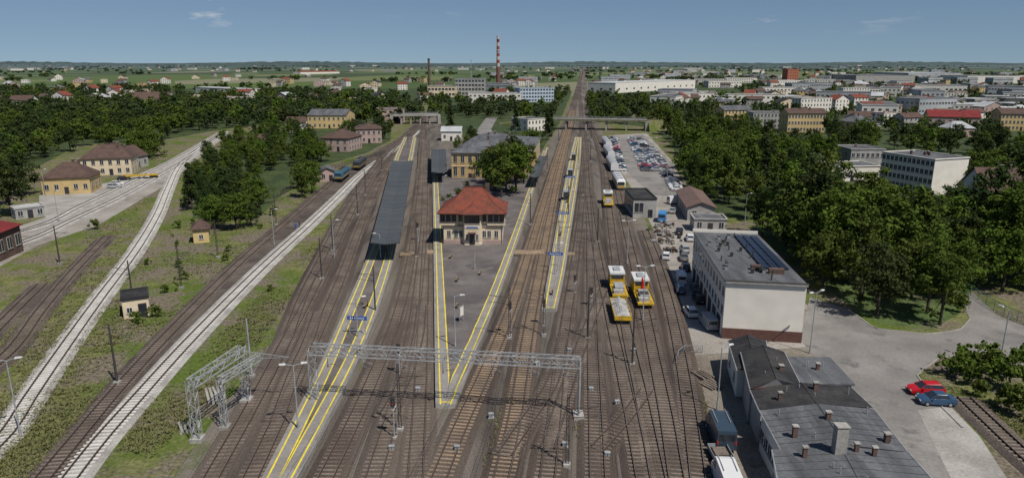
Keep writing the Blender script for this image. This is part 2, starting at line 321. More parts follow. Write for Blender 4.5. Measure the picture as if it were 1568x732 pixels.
# ---------------------------------------------------------------- buildings
def window(mb,o,u,n,x,z,w,h,fm=None,door=False):
    fm=fm or m_frame
    def bx(x0,x1,z0,z1,d,mat,d0=-.02):
        P=[(x0,d0),(x1,d0),(x1,d),(x0,d)]
        P=[(o[0]+u[0]*a+n[0]*c,o[1]+u[1]*a+n[1]*c) for a,c in P]
        mb.prism(P,z0,z1,mat)
    bx(x-w/2-.08,x+w/2+.08,z-.08,z+h+.08,.04,fm)
    bx(x-w/2,x+w/2,z,z+h,.055,m_glass)
    if not door:
        bx(x-.035,x+.035,z,z+h,.07,fm); bx(x-w/2-.15,x+w/2+.15,z-.16,z-.082,.14,m_conc)
def faces(w,d):
    return {'F':((0,0),(1,0),(0,-1),w),'B':((w,d),(-1,0),(0,1),w),'L':((0,d),(0,-1),(-1,0),d),'R':((w,0),(0,1),(1,0),d)}
def bparts(mb,w,d,h,roof,rh,wm,rm,fl=2,nc=4,ns=3,over=.45,win=(1.1,1.5),plinth=None,chim=1,z0=0,faceset='FLR',rid=None):
    mb.prism([(0,0),(w,0),(w,d),(0,d)],z0-.3,h,wm)
    if plinth: mb.prism([(-.06,-.06),(w+.06,-.06),(w+.06,d+.06),(-.06,d+.06)],-.3,.7,plinth)
    fs=faces(w,d); sh=(h-z0)/fl if fl else 0
    for k in faceset:
        if not fl: break
        o,u,n,L=fs[k]; c=nc if k in 'FB' else ns
        for f in range(fl):
            for i in range(c):
                x=L*(i+.5)/c; z=z0+f*sh+sh*.32; hh=min(win[1],sh*.5)
                if k=='F' and f==0 and i==c//2 and c>1: window(mb,o,u,n,x,.1,1.1,2.1,m_brw,True)
                else: window(mb,o,u,n,x,z,win[0],hh)
    e=over
    if roof=='flat':
        q=.18
        mb.prism([(-q,-q),(w+q,-q),(w+q,d+q),(-q,d+q)],h,h+.12,rm)
        for P in ([(-q,-q),(w+q,-q),(w+q,q),(-q,q)],[(-q,d-q),(w+q,d-q),(w+q,d+q),(-q,d+q)],[(-q,q),(q,q),(q,d-q),(-q,d-q)],[(w-q,q),(w+q,q),(w+q,d-q),(w-q,d-q)]):
            mb.prism(P,h+.12,h+.4,wm if rid!='dark' else m_rblk)
    elif roof=='hip':
        B=[(-e,-e,h),(w+e,-e,h),(w+e,d+e,h),(-e,d+e,h)]
        mb.poly(B[::-1],m_brw); zf=h+.15
        mb.prism([(x,y) for x,y,_ in B],h+.002,zf,m_brw)
        C=[(-e-.05,-e-.05,zf),(w+e+.05,-e-.05,zf),(w+e+.05,d+e+.05,zf),(-e-.05,d+e+.05,zf)]
        if w>=d:
            k=d/2*.85; r1=(k,d/2,h+rh); r2=(w-k,d/2,h+rh)
            mb.poly([C[0],C[1],r2,r1],rm);mb.poly([C[1],C[2],r2],rm);mb.poly([C[2],C[3],r1,r2],rm);mb.poly([C[3],C[0],r1],rm)
        else:
            k=w/2*.85; r1=(w/2,k,h+rh); r2=(w/2,d-k,h+rh)
            mb.poly([C[0],C[1],r1],rm);mb.poly([C[1],C[2],r2,r1],rm);mb.poly([C[2],C[3],r2],rm);mb.poly([C[3],C[0],r1,r2],rm)
        mb.cyl(r1,r2,.12,rm,5)
    elif roof in('gx','gy'):
        t=.18
        if roof=='gx':
            s=rh/(d/2); A=[(-e,-e,h-s*e),(w+e,-e,h-s*e),(w+e,d/2,h+rh),(-e,d/2,h+rh)]; Bq=[(-e,d/2,h+rh),(w+e,d/2,h+rh),(w+e,d+e,h-s*e),(-e,d+e,h-s*e)]
            for x in (0,w): mb.poly([(x,0,h),(x,d,h),(x,d/2,h+rh)],wm)
        else:
            s=rh/(w/2); A=[(-e,-e,h-s*e),(w/2,-e,h+rh),(w/2,d+e,h+rh),(-e,d+e,h-s*e)]; Bq=[(w/2,-e,h+rh),(w+e,-e,h-s*e),(w+e,d+e,h-s*e),(w/2,d+e,h+rh)]
            for y in (0,d): mb.poly([(0,y,h),(w,y,h),(w/2,y,h+rh)],wm)
        for Q in (A,Bq): mb.hexa([(x,y,z+.02) for x,y,z in Q],[(x,y,z+t) for x,y,z in Q],rm)
    for i in range(chim):
        cx=w*(.25+.5*random.random()); cy=d*(.3+.4*random.random()); zt=h+(rh if roof!='flat' else .3)+.9
        mb.box(cx,cy,(h+zt)/2,.7,.5,zt-h,m_dbr); mb.box(cx,cy,zt+.06,.85,.65,.12,m_conc)
def bpx(name,a,b,d,h,roof,rh,wm,rm,clear=0,**k):
    A=Vector(G(*a));B=Vector(G(*b)); w=(B-A).length; yaw=math.atan2(B.y-A.y,B.x-A.x)
    mb=MB(); bparts(mb,w,d,h,roof,rh,wm,rm,**k)
    c=A+Matrix.Rotation(yaw,2)@Vector((w/2,d/2)); BLK.append((c.x,c.y,max(w,d)*.56+1.5))
    m=(A+B)/2; un=-m.normalized(); q=12
    while q<clear: BLK.append((m.x+un.x*q,m.y+un.y*q,w*.48)); q+=10
    return mb.obj(name,(A.x,A.y,0),yaw),mb,w
def rbox(name,quad,h,wm,rm,pitch=.0,extras=None,win=None,trim=None):
    P=[Vector(G(*q,h)) for q in quad]
    mb=MB(); o=P[0].copy(); Q=[p-o for p in P]
    mb.prism([(p.x,p.y) for p in Q],-.2,h-.25,wm)
    c=sum(Q,Vector((0,0)))/4
    E=[p+(p-c).normalized()*.35 for p in Q]
    if pitch:
        r1=(E[0]+E[1])/2; r2=(E[2]+E[3])/2
        z=h-.25
        mb.poly([(E[0].x,E[0].y,z),(r1.x,r1.y,z+pitch),(r2.x,r2.y,z+pitch),(E[3].x,E[3].y,z)],rm)
        mb.poly([(E[1].x,E[1].y,z),(E[2].x,E[2].y,z),(r2.x,r2.y,z+pitch),(r1.x,r1.y,z+pitch)],rm)
        mb.poly([(Q[0].x,Q[0].y,z-.01),(Q[1].x,Q[1].y,z-.01),(r1.x,r1.y,z+pitch-.02)],wm)
        mb.poly([(p.x,p.y,z-.005) for p in E][::-1],m_brw)
        for i in (1,3):
            a,b=E[i],E[(i+1)%4]; mb.cyl((a.x,a.y,z-.02),(b.x,b.y,z-.02),.07,m_steel,5)
        mb.cyl((r1.x,r1.y,z+pitch),(r2.x,r2.y,z+pitch),.07,rm,5)
        L=(E[3]-E[0]).length; n=max(2,int(L/1.05))
        for k in range(1,n):   # felt laps
            t=k/n+random.uniform(-.006,.006); a=E[0].lerp(E[3],t); b=E[1].lerp(E[2],t); r=r1.lerp(r2,t)
            mb.cyl((a.x,a.y,z+.005),(r.x,r.y,z+pitch+.005),.028,m_rblk if k%4 else m_dst,4); mb.cyl((b.x,b.y,z+.005),(r.x,r.y,z+pitch+.005),.028,m_rblk,4)
    else:
        mb.prism([(p.x,p.y) for p in E],h-.25,h,trim or rm,rm)
    if win:
        for (i,j,rows,cols,ww,wh,zz,dz) in win:
            a,b=Q[i],Q[j]; L=(b-a).length; u=(b-a)/L; n=Vector((u.y,-u.x))
            for r in range(rows):
                for k in range(cols): window(mb,(a.x,a.y),u,n,L*(k+.5)/cols,zz+r*dz,ww,wh)
    if extras: extras(mb,Q,h)
    cc=c+o; BLK.append((cc.x,cc.y,max((Q[1]-Q[0]).length,(Q[3]-Q[0]).length)*.55+1))
    return mb.obj(name,(o.x,o.y,0))
def signal_box():
    A=Vector(G(679,377));B=Vector(G(769,377)); w=(B-A).length; d=10
    mb=MB(); mb.prism([(0,0),(w,0),(w,d),(0,d)],-.2,4.0,m_cream)
    mb.prism([(-.08,-.08),(w+.08,-.08),(w+.08,d+.08),(-.08,d+.08)],-.2,.9,m_pink)
    mb.prism([(-.25,-.25),(w+.25,-.25),(w+.25,d+.25),(-.25,d+.25)],4.0,4.3,m_conc)
    mb.prism([(0,0),(w,0),(w,d),(0,d)],4.3,7.0,m_cream)
    for x0,x1 in ((-.7,3.3),(w-3.3,w+.7)):
        mb.prism([(x0,-.5),(x1,-.5),(x1,3),(x0,3)],4.31,7.0,m_cream)
        for k in range(3): window(mb,(x0,-.5),(1,0),(0,-1),.75+k*1.25,5.25,.95,1.4,m_dbr)
    for x,n in ((-.7,(-1,0)),(w+.7,(1,0))):
        window(mb,(x,0),(0,1),n,.6,5.25,1,1.4,m_dbr); window(mb,(x,0),(0,1),n,2,5.25,1,1.4,m_dbr)
    cx=w/2
    mb.prism([(cx-2.2,0),(cx+2.2,0),(cx+1.7,-1.3),(cx-1.7,-1.3)],-.2,7.0,m_cream)
    for k in range(4): window(mb,(cx-1.7,-1.3),(1,0),(0,-1),.43+k*.85,5.0,.7,1.7,m_dbr)
    window(mb,(cx-1.7,-1.3),(1,0),(0,-1),1.7,.2,1.1,2.3,m_dbr,True)
    window(mb,(cx-1.7,-1.3),(1,0),(0,-1),.6,1.2,.5,1.3); window(mb,(cx-1.7,-1.3),(1,0),(0,-1),2.8,1.2,.5,1.3)
    mb.box(cx,-1.36,4.1,3.1,.08,.55,m_white); mb.box(cx,-1.41,4.1,2.6,.04,.3,m_blue)
    for x in (1.3,2.9,4.0,w-4.0,w-2.9,w-1.3):
        window(mb,(0,0),(1,0),(0,-1),x,1.5,.75,1.5)
    for x in (3.95,w-3.95): window(mb,(0,0),(1,0),(0,-1),x,5.25,.7,1.3,m_dbr)
    for s,xx in (((-1,0),0),((1,0),w)):
        for k in range(4): window(mb,(xx,0),(0,1),s,1.4+k*2.3,1.5,.8,1.5); 
        for k in range(2): window(mb,(xx,0),(0,1),s,5+k*2.5,5.2,.8,1.4)
    e=1.0; z=7.0
    mb.prism([(-e,-e-.6),(w+e,-e-.6),(w+e,d+e),(-e,d+e)],z,z+.18,m_brw)
    C=[(-e-.1,-e-.7,z+.18),(w+e+.1,-e-.7,z+.18),(w+e+.1,d+e+.1,z+.18),(-e-.1,d+e+.1,z+.18)]
    k=2.1; D=[(k,k-.4,z+2.1),(w-k,k-.4,z+2.1),(w-k,d-k,z+2.1),(k,d-k,z+2.1)]
    r1=(w/2-2.0,d/2,z+4.9);r2=(w/2+2.0,d/2,z+4.9)
    for i in range(4):
        j=(i+1)%4; mb.poly([C[i],C[j],D[j],D[i]],m_rred)
    mb.poly([D[0],D[1],r2,r1],m_rred);mb.poly([D[1],D[2],r2],m_rred);mb.poly([D[2],D[3],r1,r2],m_rred);mb.poly([D[3],D[0],r1],m_rred)
    mb.cyl(r1,r2,.15,m_rred,6)
    for a,b in zip(C+D[:2]+D[2:],D+[r1,r2,r2,r1]): mb.cyl(a,b,.11,m_rred,5)
    mb.poly([(cx-2.6,-e-1.4,z+.2),(cx+2.6,-e-1.4,z+.2),(cx,-.2,z+1.9)],m_rred)
    mb.poly([(cx-2.6,-e-1.4,z+.2),(cx,-.2,z+1.9),(cx,3,z+2.2),(cx-2.9,.6,z+1)],m_rred)
    mb.poly([(cx+2.6,-e-1.4,z+.2),(cx+2.9,.6,z+1),(cx,3,z+2.2),(cx,-.2,z+1.9)],m_rred)
    mb.poly([(cx-2.6,-e-1.4,z+.19),(cx-2.6,0,z+.19),(cx+2.6,0,z+.19),(cx+2.6,-e-1.4,z+.19)],m_brw)
    mb.box(w-3.6,d-3,z+4,.9,.7,3,m_dbr)
    mb.box(cx,-1.9,2.9,1.8,1.2,.12,m_brw)
    for x in (.1,w-.1): mb.cyl((x,-.12,0),(x,-.12,4),.07,m_brw,5)
    mb.obj('signal_box_building',(A.x,A.y,.6),-.02); BLK.append((A.x+w/2,A.y+5,11))
signal_box()
def station():
    A=Vector(G(692,275)); mb=MB(); w=10.5;d=15;h=9.3
    bparts(mb,w,d,h,'hip',1.6,m_brick,m_rgr,fl=2,nc=4,ns=5,over=.5,win=(1.2,2.4),plinth=m_conc,chim=0)
    mb.box(w/2,-.02,4.75,w+.3,.2,.3,m_cream); mb.box(w/2,-.02,9.05,w+.3,.3,.4,m_cream)
    for i in range(4):
        cx=w*(i+.5)/4
        mb.poly([(cx+.75*math.cos(t),-.07,3.9+.6*math.sin(t)) for t in [math.pi*j/8 for j in range(9)]],m_glass)
    ob=mb.obj('railway_station_building',(A.x,A.y,0),-.1)
    def wing(x0,y0,w,d,h,nc,ns,rh):
        m=MB(); bparts(m,w,d,h,'hip',rh,m_brick,m_rgr,fl=2,nc=nc,ns=ns,over=.5,win=(1.2,2.2),chim=2)
        m.obj('wing',(x0,y0,0),0,ob)
    wing(1,15.2,27,34,9.8,8,10,2.2); wing(-1,49.5,14,26,8,4,8,2)
    wing(10.8,4,15,11,6,4,3,1.5)
    BLK.append((A.x+14,A.y+28,30))
station()
bpx('brown_roof_house',(66,299),(140,296),11,5,'hip',4.2,m_yelw,m_rbr,fl=1,nc=5,ns=3,chim=2)
bpx('brown_roof_house',(126,270),(203,267),12,6,'hip',4.6,m_cream,m_rbr,fl=2,nc=6,ns=3,chim=2)
bpx('brick_annex',(188,262),(228,254),12,4.5,'gx',3.6,m_grw,m_rbr,fl=1,nc=4,chim=1)
bpx('red_roof_depot',(-140,412),(-14,408),12,5.8,'hip',3.4,m_dbr,m_rred2,fl=1,nc=6,ns=4,win=(1.6,2.4))
bpx('site_cabin',(25,337),(70,331),5,2.7,'flat',0,m_grw,m_rlt,fl=1,nc=3,ns=1,chim=0)
bpx('trackside_hut',(190,489),(230,483),5,3.1,'flat',0,m_cream,m_rblk,fl=1,nc=2,ns=1,win=(.7,.8),chim=0,rid='dark')
bpx('yellow_hut',(297,373),(321,371),4.2,3.1,'hip',2.0,m_yelw,m_rbr,fl=1,nc=1,ns=1,win=(.8,.9),chim=0)
bpx('pink_tenement',(492,232),(534,233),16,6,'hip',3.6,m_pink,m_rbr,fl=2,nc=4,ns=5,clear=25)
bpx('pink_tenement',(546,220),(585,219),16,7,'hip',2.5,m_pink,m_rbr,fl=2,nc=5,ns=5,clear=25)
bpx('pink_shed',(490,279),(513,278),7,3.6,'gy',1.2,m_pink,m_rgr,fl=1,nc=2,ns=2,chim=0)
bpx('yellow_warehouse',(472,197),(530,197),26,8,'gx',3,m_yelw,m_rgr,fl=2,nc=8,ns=4,clear=40)
bpx('cottage',(437,198),(468,198),12,4,'gx',3,m_white,m_rbr,fl=1,nc=4)
bpx('apartment_block',(582,189),(620,188),16,9,'flat',0,m_pink,m_rgr,fl=3,nc=6,clear=30)
bpx('cottage',(380,233),(418,229),9,4,'gx',3,m_dbr,m_rbr,fl=1,nc=3)
bpx('white_shed',(676,216),(706,216),10,5,'gx',2,m_white,m_rlt,fl=1,nc=3,chim=0)
bpx('white_office',(808,202),(834,200),16,7,'flat',0,m_white,m_rgr,fl=2,nc=5)
bpx('grey_factory',(697,147),(742,147),40,20,'flat',0,m_grw,m_rgr,fl=4,nc=9,win=(3,2.5),chim=0,clear=90)
bpx('factory_hall',(655,149),(697,149),40,12,'flat',0,m_cream,m_rgr,fl=2,nc=8,win=(3,2.5),chim=0,clear=90)
bpx('office_block',(796,157),(848,156),16,14,'flat',0,M('blue_white_panel',(.40,.48,.58),fine=2),m_rgr,fl=4,nc=12,win=(2.2,1.6),chim=0,clear=90)
bpx('depot_shed',(969,334),(1004,334),15,5,'flat',0,m_grw,m_rblk,fl=1,nc=2,ns=4,win=(2.4,2.6),chim=0,rid='dark')
m_rshed=M('rust_sheet_roof',(.15,.095,.08),(.12,.085,.075),.4,fine=3)
bpx('brown_roof_shed',(1052,338),(1094,339),24,3.6,'gy',1.3,m_grw,m_rshed,fl=1,nc=2,ns=6,chim=0)
bpx('garage',(1062,355),(1112,356),6,3,'flat',0,m_grw,m_rgr,fl=1,nc=3,ns=2,chim=0)
bpx('apartment_block',(1345,284),(1424,300),14,11,'flat',0,m_white,m_rgr,fl=4,nc=12,ns=2,chim=4,faceset='FLB',clear=40)
bpx('white_long_building',(1255,279),(1345,277),12,5,'flat',0,m_white,m_rgr,fl=1,nc=12,ns=2,clear=35)
bpx('grey_office',(1300,262),(1352,262),14,8,'flat',0,m_grw,m_rgr,fl=2,nc=7,ns=2)
bpx('garage_row',(1340,325),(1440,330),12,3,'flat',0,m_grw,m_rblk,fl=1,nc=12,ns=2,chim=0,rid='dark')
bpx('slate_roof_house',(1505,345),(1640,349),16,7.5,'gx',6,m_white,m_rbr,fl=2,nc=6,ns=3,chim=2,clear=25)
bpx('white_house',(1535,382),(1640,386),10,5,'gx',3.5,m_white,m_rred,fl=2,nc=4,ns=3)
bpx('yellow_tenement',(1205,203),(1262,203),14,11,'gx',2.5,m_yelw,m_rbr,fl=3,nc=12,ns=3,chim=3,clear=110)
bpx('apartment_block',(1152,197),(1205,197),14,9.5,'flat',0,m_grw,m_rgr,fl=3,nc=10,ns=3,clear=90)
bpx('yellow_tenement',(1108,190),(1150,189),14,9,'gx',2.5,m_yelw,m_rgr,fl=3,nc=8,ns=3,clear=80)
bpx('white_apartment_block',(1225,172),(1272,171),12,11,'flat',0,m_white,m_rgr,fl=3,nc=10,ns=3,clear=60)
bpx('yellow_tenement',(1530,200),(1590,201),14,10,'gx',3,m_yelw,m_rbr,fl=3,nc=10,ns=3,chim=3,clear=90)
bpx('white_apartment_block',(1290,150),(1330,150),14,11,'flat',0,m_white,m_rgr,fl=4,nc=10,ns=3,clear=60)
bpx('white_warehouse',(942,143),(1064,136),45,13,'flat',0,m_white,m_rlt,fl=1,nc=12,win=(4,2),chim=0,clear=150)
bpx('long_warehouse',(1310,127),(1400,127),120,14,'flat',0,m_grw,m_rgr,fl=0,chim=0,clear=120)
bpx('long_warehouse',(1390,123),(1470,123),160,16,'flat',0,m_rlt,m_rlt,fl=0,chim=0)
bpx('long_warehouse',(1400,141),(1480,142),40,9,'flat',0,m_white,m_rgr,fl=1,nc=12,win=(3,2),chim=0,clear=80)
bpx('long_warehouse',(1480,128),(1560,128),90,14,'flat',0,m_white,m_rgr,fl=0,chim=0)
bpx('red_brick_tower_block',(1205,126),(1222,126),30,26,'flat',0,M('orange_brick',(.42,.13,.07),fine=2),m_rgr,fl=5,nc=5,win=(2,2),chim=0)
bpx('grey_house',(1420,190),(1500,192),14,5,'gx',4,m_pink,m_rred2,fl=1,nc=8,clear=60)
bpx('long_warehouse',(300,142),(372,146),25,7,'flat',0,m_white,m_rlt,fl=1,nc=8,chim=0,clear=60)
bpx('red_roof_house',(205,164),(245,163),14,7,'gx',6,m_white,m_rbr,fl=2,nc=5,clear=60)
bpx('white_house',(15,166),(48,166),12,7,'gx',4,m_white,m_rbr,fl=2,nc=5,clear=60)
bpx('red_roof_warehouse',(460,114),(520,113),40,7,'gx',4,m_white,m_rred,fl=0,chim=0)
def bigroof(mb,Q,h):
    a,b,c,d=Q; u=(b-a).normalized(); v=(d-a).normalized(); L=(d-a).length; W=(b-a).length
    def P(s,t): return a+u*s+v*t
    p=P(-.06,-.08);q=P(W+.06,-.08);r=P(W+.06,.2);s=P(-.06,.2)
    mb.prism([tuple(p),tuple(q),tuple(r),tuple(s)],-.2,1.7,m_brw)
    for k in range(7):
        x=3+k*4
        w1=P(-.08,x-1.2);w2=P(-.08,x+1.2);w3=P(.1,x+1.2);w4=P(.1,x-1.2)
        mb.prism([tuple(w1),tuple(w4),tuple(w3),tuple(w2)],.05,2.7,m_dbr if k%2 else m_dst)
    yaw=math.atan2(u.y,u.x)
    for i in range(16):
        p=P(random.uniform(1,6.5),random.uniform(2,L-2)); mb.box(p.x,p.y,h+.3,.42,.42,.6,m_dst if i%3 else m_steel,yaw); mb.box(p.x,p.y,h+.64,.55,.55,.08,m_dst,yaw)
    for i in range(12):
        p=P(random.uniform(1,W-2),1.5+i*L/13); mb.cyl((p.x,p.y,h),(p.x,p.y,h+.8),.10,m_dst,6)
    p=P(W-3,5); mb.box(p.x,p.y,h+.4,2.2,.8,.8,m_dbr,yaw)
    p=P(5.6,6.5); mb.box(p.x,p.y,h+.4,1.4,.8,.8,m_dbr,yaw)
    for i in range(3):
        for j in range(9):
            s0=W-4.5+i*1.35;t0=7.0+j*2.35
            p=[P(s0,t0),P(s0+1.25,t0),P(s0+1.25,t0+2.25),P(s0,t0+2.25)]
            mb.hexa([(p[0].x,p[0].y,h+.25),(p[1].x,p[1].y,h+.12),(p[2].x,p[2].y,h+.12),(p[3].x,p[3].y,h+.25)],[(p[0].x,p[0].y,h+.33),(p[1].x,p[1].y,h+.2),(p[2].x,p[2].y,h+.2),(p[3].x,p[3].y,h+.33)],m_solar)
    p=P(W*.5,L); mb.box(p.x,p.y+.1,h+.25,W+.5,.3,.55,m_white,yaw)
    p=P(W*.5,.0); mb.box(p.x,p.y,h+.08,W+.5,.35,.14,m_dst,yaw)
    for t in range(1,24):
        q=P(.2,t*L/24);r=P(W-.2,t*L/24); mb.cyl((q.x,q.y,h+.005),(r.x,r.y,h+.005),.025,m_rblk,4)
rbox('white_depot_office',[(1112,430),(1236,436),(1157,356),(1063,355)],9.0,m_white,m_rgr,extras=bigroof,win=[(3,0,2,12,1.2,1.2,3.6,2.9)],trim=m_conc)
def chimn(*lst):
    def f(mb,Q,h):
        a,b,c,d=Q
        for s,t,wd,hh in lst:
            p=a.lerp(b,s).lerp(d.lerp(c,s),t); wd*=.75; hh*=.8; z=h+.1
            mb.box(p.x,p.y,z+hh/2-.1,wd,wd*.8,hh,m_conc if wd>.8 else m_dbr); mb.box(p.x,p.y,z+hh-.02,wd+.15,wd*.8+.15,.12,m_conc)
        for k in range(4):
            p=a.lerp(b,random.uniform(.1,.9)).lerp(d.lerp(c,random.random()),random.uniform(.1,.9)); mb.cyl((p.x,p.y,h-.2),(p.x,p.y,h+.7),.06,m_steel,5)
    return f
rbox('black_roof_shed',[(1130,562),(1178,560),(1172,520),(1117,520)],4,m_white,m_rblk,pitch=.9,win=[(3,0,1,2,1,1,1.4,1)])
rbox('black_roof_shed',[(1150,590),(1224,586),(1200,537),(1137,538)],4.6,m_grw,m_rblk,pitch=1.0,extras=chimn((.7,.3,.6,1.2)))
rbox('grey_roof_shed',[(1228,586),(1305,586),(1270,548),(1206,547)],3.4,m_dbr,m_rgr,extras=chimn((.5,.5,.5,1)))
rbox('black_roof_shed',[(1166,623),(1332,620),(1300,590),(1152,591)],4.4,m_grw,m_rblk,pitch=.6,extras=chimn((.2,.3,.5,1.1),(.6,.7,.6,1.3)))
rbox('grey_roof_depot',[(1200,684),(1384,686),(1336,624),(1168,626)],4.8,m_white,m_rgr,pitch=.7,extras=chimn((.14,.25,.6,1.4),(.5,.6,.6,1.5),(.9,.15,.7,1.0)),win=[(3,0,1,5,1.1,1.2,1.5,1)])
rbox('grey_roof_depot',[(1200,752),(1450,760),(1388,690),(1188,686)],5.0,m_white,m_rgr,pitch=.5,extras=chimn((.46,.88,1.4,3.6),(.60,.92,.5,1.2),(.72,.85,.5,1.1),(.2,.8,.5,1.2)),win=[(3,0,1,4,1.1,1.2,1.5,1)])
def canopy(name,quad,h,n=12,post=m_dst):
    P=[Vector(G(*q,h)) for q in quad]; mb=MB()
    fl,fr,br,bl=P
    def pt(s,t): return fl.lerp(fr,s).lerp(bl.lerp(br,s),t)
    N=24
    for i in range(N):
        t0,t1=i/N,(i+1)/N-.0005
        for s0,s1,z0,z1 in ((0,.5,h,h-.35),(.5,1,h-.35,h)):
            a,b,c,d=pt(s0,t0),pt(s1,t0),pt(s1,t1),pt(s0,t1)
            Z=(z0,z1,z1,z0); Q=(a,b,c,d)
            mb.hexa([(q.x,q.y,z-.2) for q,z in zip(Q,Z)],[(q.x,q.y,z) for q,z in zip(Q,Z)],m_rcan)
    for s in (0,1):
        a,b=pt(s,0),pt(s,1); mb.cyl((a.x,a.y,h-.15),(b.x,b.y,h-.15),.17,m_dst,4)
    for i in range(n):
        t=(i+.5)/n; p=pt(.5,t); mb.box(p.x,p.y,h/2,.28,.28,h-.6,post)
        a,b=pt(.05,t),pt(.95,t); mb.cyl((p.x,p.y,h-1.6),(a.x,a.y,h-.25),.08,post,4); mb.cyl((p.x,p.y,h-1.6),(b.x,b.y,h-.25),.08,post,4)
    mb.obj(name)
canopy('platform_canopy',[(568,371),(611,371),(632,246),(601,246)],4.9,14)
canopy('platform_canopy',[(661,263),(684,263),(682,228),(661,228)],4.6,7)
canopy('platform_canopy',[(812,270),(826,270),(838,238),(826,238)],4.6,6)
# ---------------------------------------------------------------- gantries
def truss(mb,a,b,z,hh=1.1,ww=1.0,bay=1.1,r=.055):
    a=Vector((*a,0));b=Vector((*b,0)); L=(b-a).length;u=(b-a)/L;n=Vector((-u.y,u.x,0))
    def P(t,s,k): return a+u*t+n*(s*ww/2)+Vector((0,0,z+k*hh))
    for s in(-1,1):
        for k in(0,1): mb.cyl(P(0,s,k),P(L,s,k),r*1.4,m_steel,4)
    N=int(L/bay)
    for i in range(N):
        t0,t1=L*i/N,L*(i+1)/N
        for s in(-1,1):
            mb.cyl(P(t0,s,i%2),P(t1,s,1-i%2),r*.8,m_steel,4)
        mb.cyl(P(t0,-1 if i%2 else 1,1),P(t1,1 if i%2 else -1,1),r*.7,m_steel,4)
        mb.cyl(P(t0,-1,0),P(t0,1,0),r*.6,m_steel,4)
def lpost(mb,p,h,w=.7,r=.05):
    x,y=p
    C=[(x-w/2,y-w/2),(x+w/2,y-w/2),(x+w/2,y+w/2),(x-w/2,y+w/2)]
    for c in C: mb.cyl((*c,0),(*c,h),r,m_steel,4)
    N=int(h/.8)
    for i in range(N):
        z0,z1=h*i/N,h*(i+1)/N
        for j in range(4):
            a,b=C[j],C[(j+1)%4]
            if i%2:a,b=b,a
            mb.cyl((*a,z0),(*b,z1),r*.7,m_steel,4)
    mb.box(x,y,.2,w+.5,w+.5,.5,m_conc)
def gantry():
    mb=MB(); a=G(483,617);b=G(886,641)
    lpost(mb,a,7.0,.8); 
    truss(mb,a,b,6.5,1.1,1.0)
    mb.cyl((b[0],b[1],0),(b[0],b[1],7.6),.14,m_steel,8); mb.cyl((b[0]-.0,b[1]+.9,0),(b[0],b[1]+.4,7.4),.1,m_steel,6); mb.box(b[0],b[1]+.4,.2,1.2,1.8,.5,m_conc)
    for t in (.06,.2,.33,.5,.68,.82,.94):
        x=a[0]+(b[0]-a[0])*t;y=a[1]+(b[1]-a[1])*t
        mb.cyl((x,y,6.5),(x,y,5.0),.05,m_steel,4); mb.cyl((x,y,5.1),(x+1.1,y,5.3),.035,m_steel,4); mb.cyl((x,y,5.9),(x+1.1,y,5.4),.03,m_steel,4)
        mb.box(x,y,5.0,.12,.12,.35,m_brw)
    mb.obj('catenary_gantry')
    mb=MB(); a=G(303,674);b=G(378,614)
    lpost(mb,a,7.2,.8);lpost(mb,b,7.2,.8)
    truss(mb,a,b,6.3,.9,1.0)
    e=(b[0]+6,b[1]-1); mb.cyl((b[0],b[1],6.6),(e[0],e[1],6.2),.05,m_steel,4);mb.cyl((b[0],b[1],5.6),(e[0],e[1],6.2),.04,m_steel,4)
    lpost(mb,(a[0]+2.0,a[1]+2.5),6.2,.6); truss(mb,(a[0]+2.0,a[1]+2.5),(b[0]+2.2,b[1]),5.6,.7,.6)
    mb.obj('steel_signal_gantry')
gantry()
def mast(px,py,side=1,h=8.2,arm=3.0,kind=0):
    x,y=G(px,py); mb=MB()
    if kind==0:
        mb.cyl((0,0,0),(0,0,h),.16,m_steel if random.random()<.2 else m_dst,6,.10)
    else: 
        for s in(-.16,.16): mb.cyl((s,0,0),(s*.6,0,h),.055,m_dst,4)
        for i in range(10): mb.cyl((-.16 if i%2 else .16,0,h*i/10),(.16 if i%2 else -.16,0,h*(i+1)/10),.03,m_dst,4)
    mb.box(0,0,.2,.7,.7,.5,m_conc)
    mb.cyl((0,0,6.6),(side*arm,0,6.9),.04,m_dst,4);mb.cyl((0,0,5.6),(side*arm,0,5.9),.035,m_dst,4);mb.cyl((0,0,5.7),(side*arm*.8,0,6.85),.03,m_dst,4)
    mb.cyl((side*arm,0,6.9),(side*arm,0,5.5),.02,m_steel,4); mb.box(side*.35,0,6.6,.3,.14,.14,m_brw); mb.box(side*.35,0,5.6,.3,.14,.14,m_brw)
    mb.obj('catenary_mast',(x,y,0),TR)
for a in [(180,588,1),(386,578,1),(278,442,1),(493,428,1),(334,395,-1),(423,345,1),(510,385,1),(548,330,-1),(560,300,1),(205,470,-1),(585,262,-1),(92,405,1),
          (575,480,-1),(638,395,-1),(833,515,-1),(900,520,1),(870,330,-1),(893,300,1),(855,395,1),(780,520,-1),(812,345,-1),(915,372,-1),(886,262,-1),(904,248,1),(838,262,-1),(905,215,1),(855,218,-1),(880,180,-1),(900,180,1),(868,715,1),(613,660,1),(968,560,1),(640,262,-1),(625,228,1),(657,205,-1)]:
    mast(*a,kind=random.choice([0,1]))
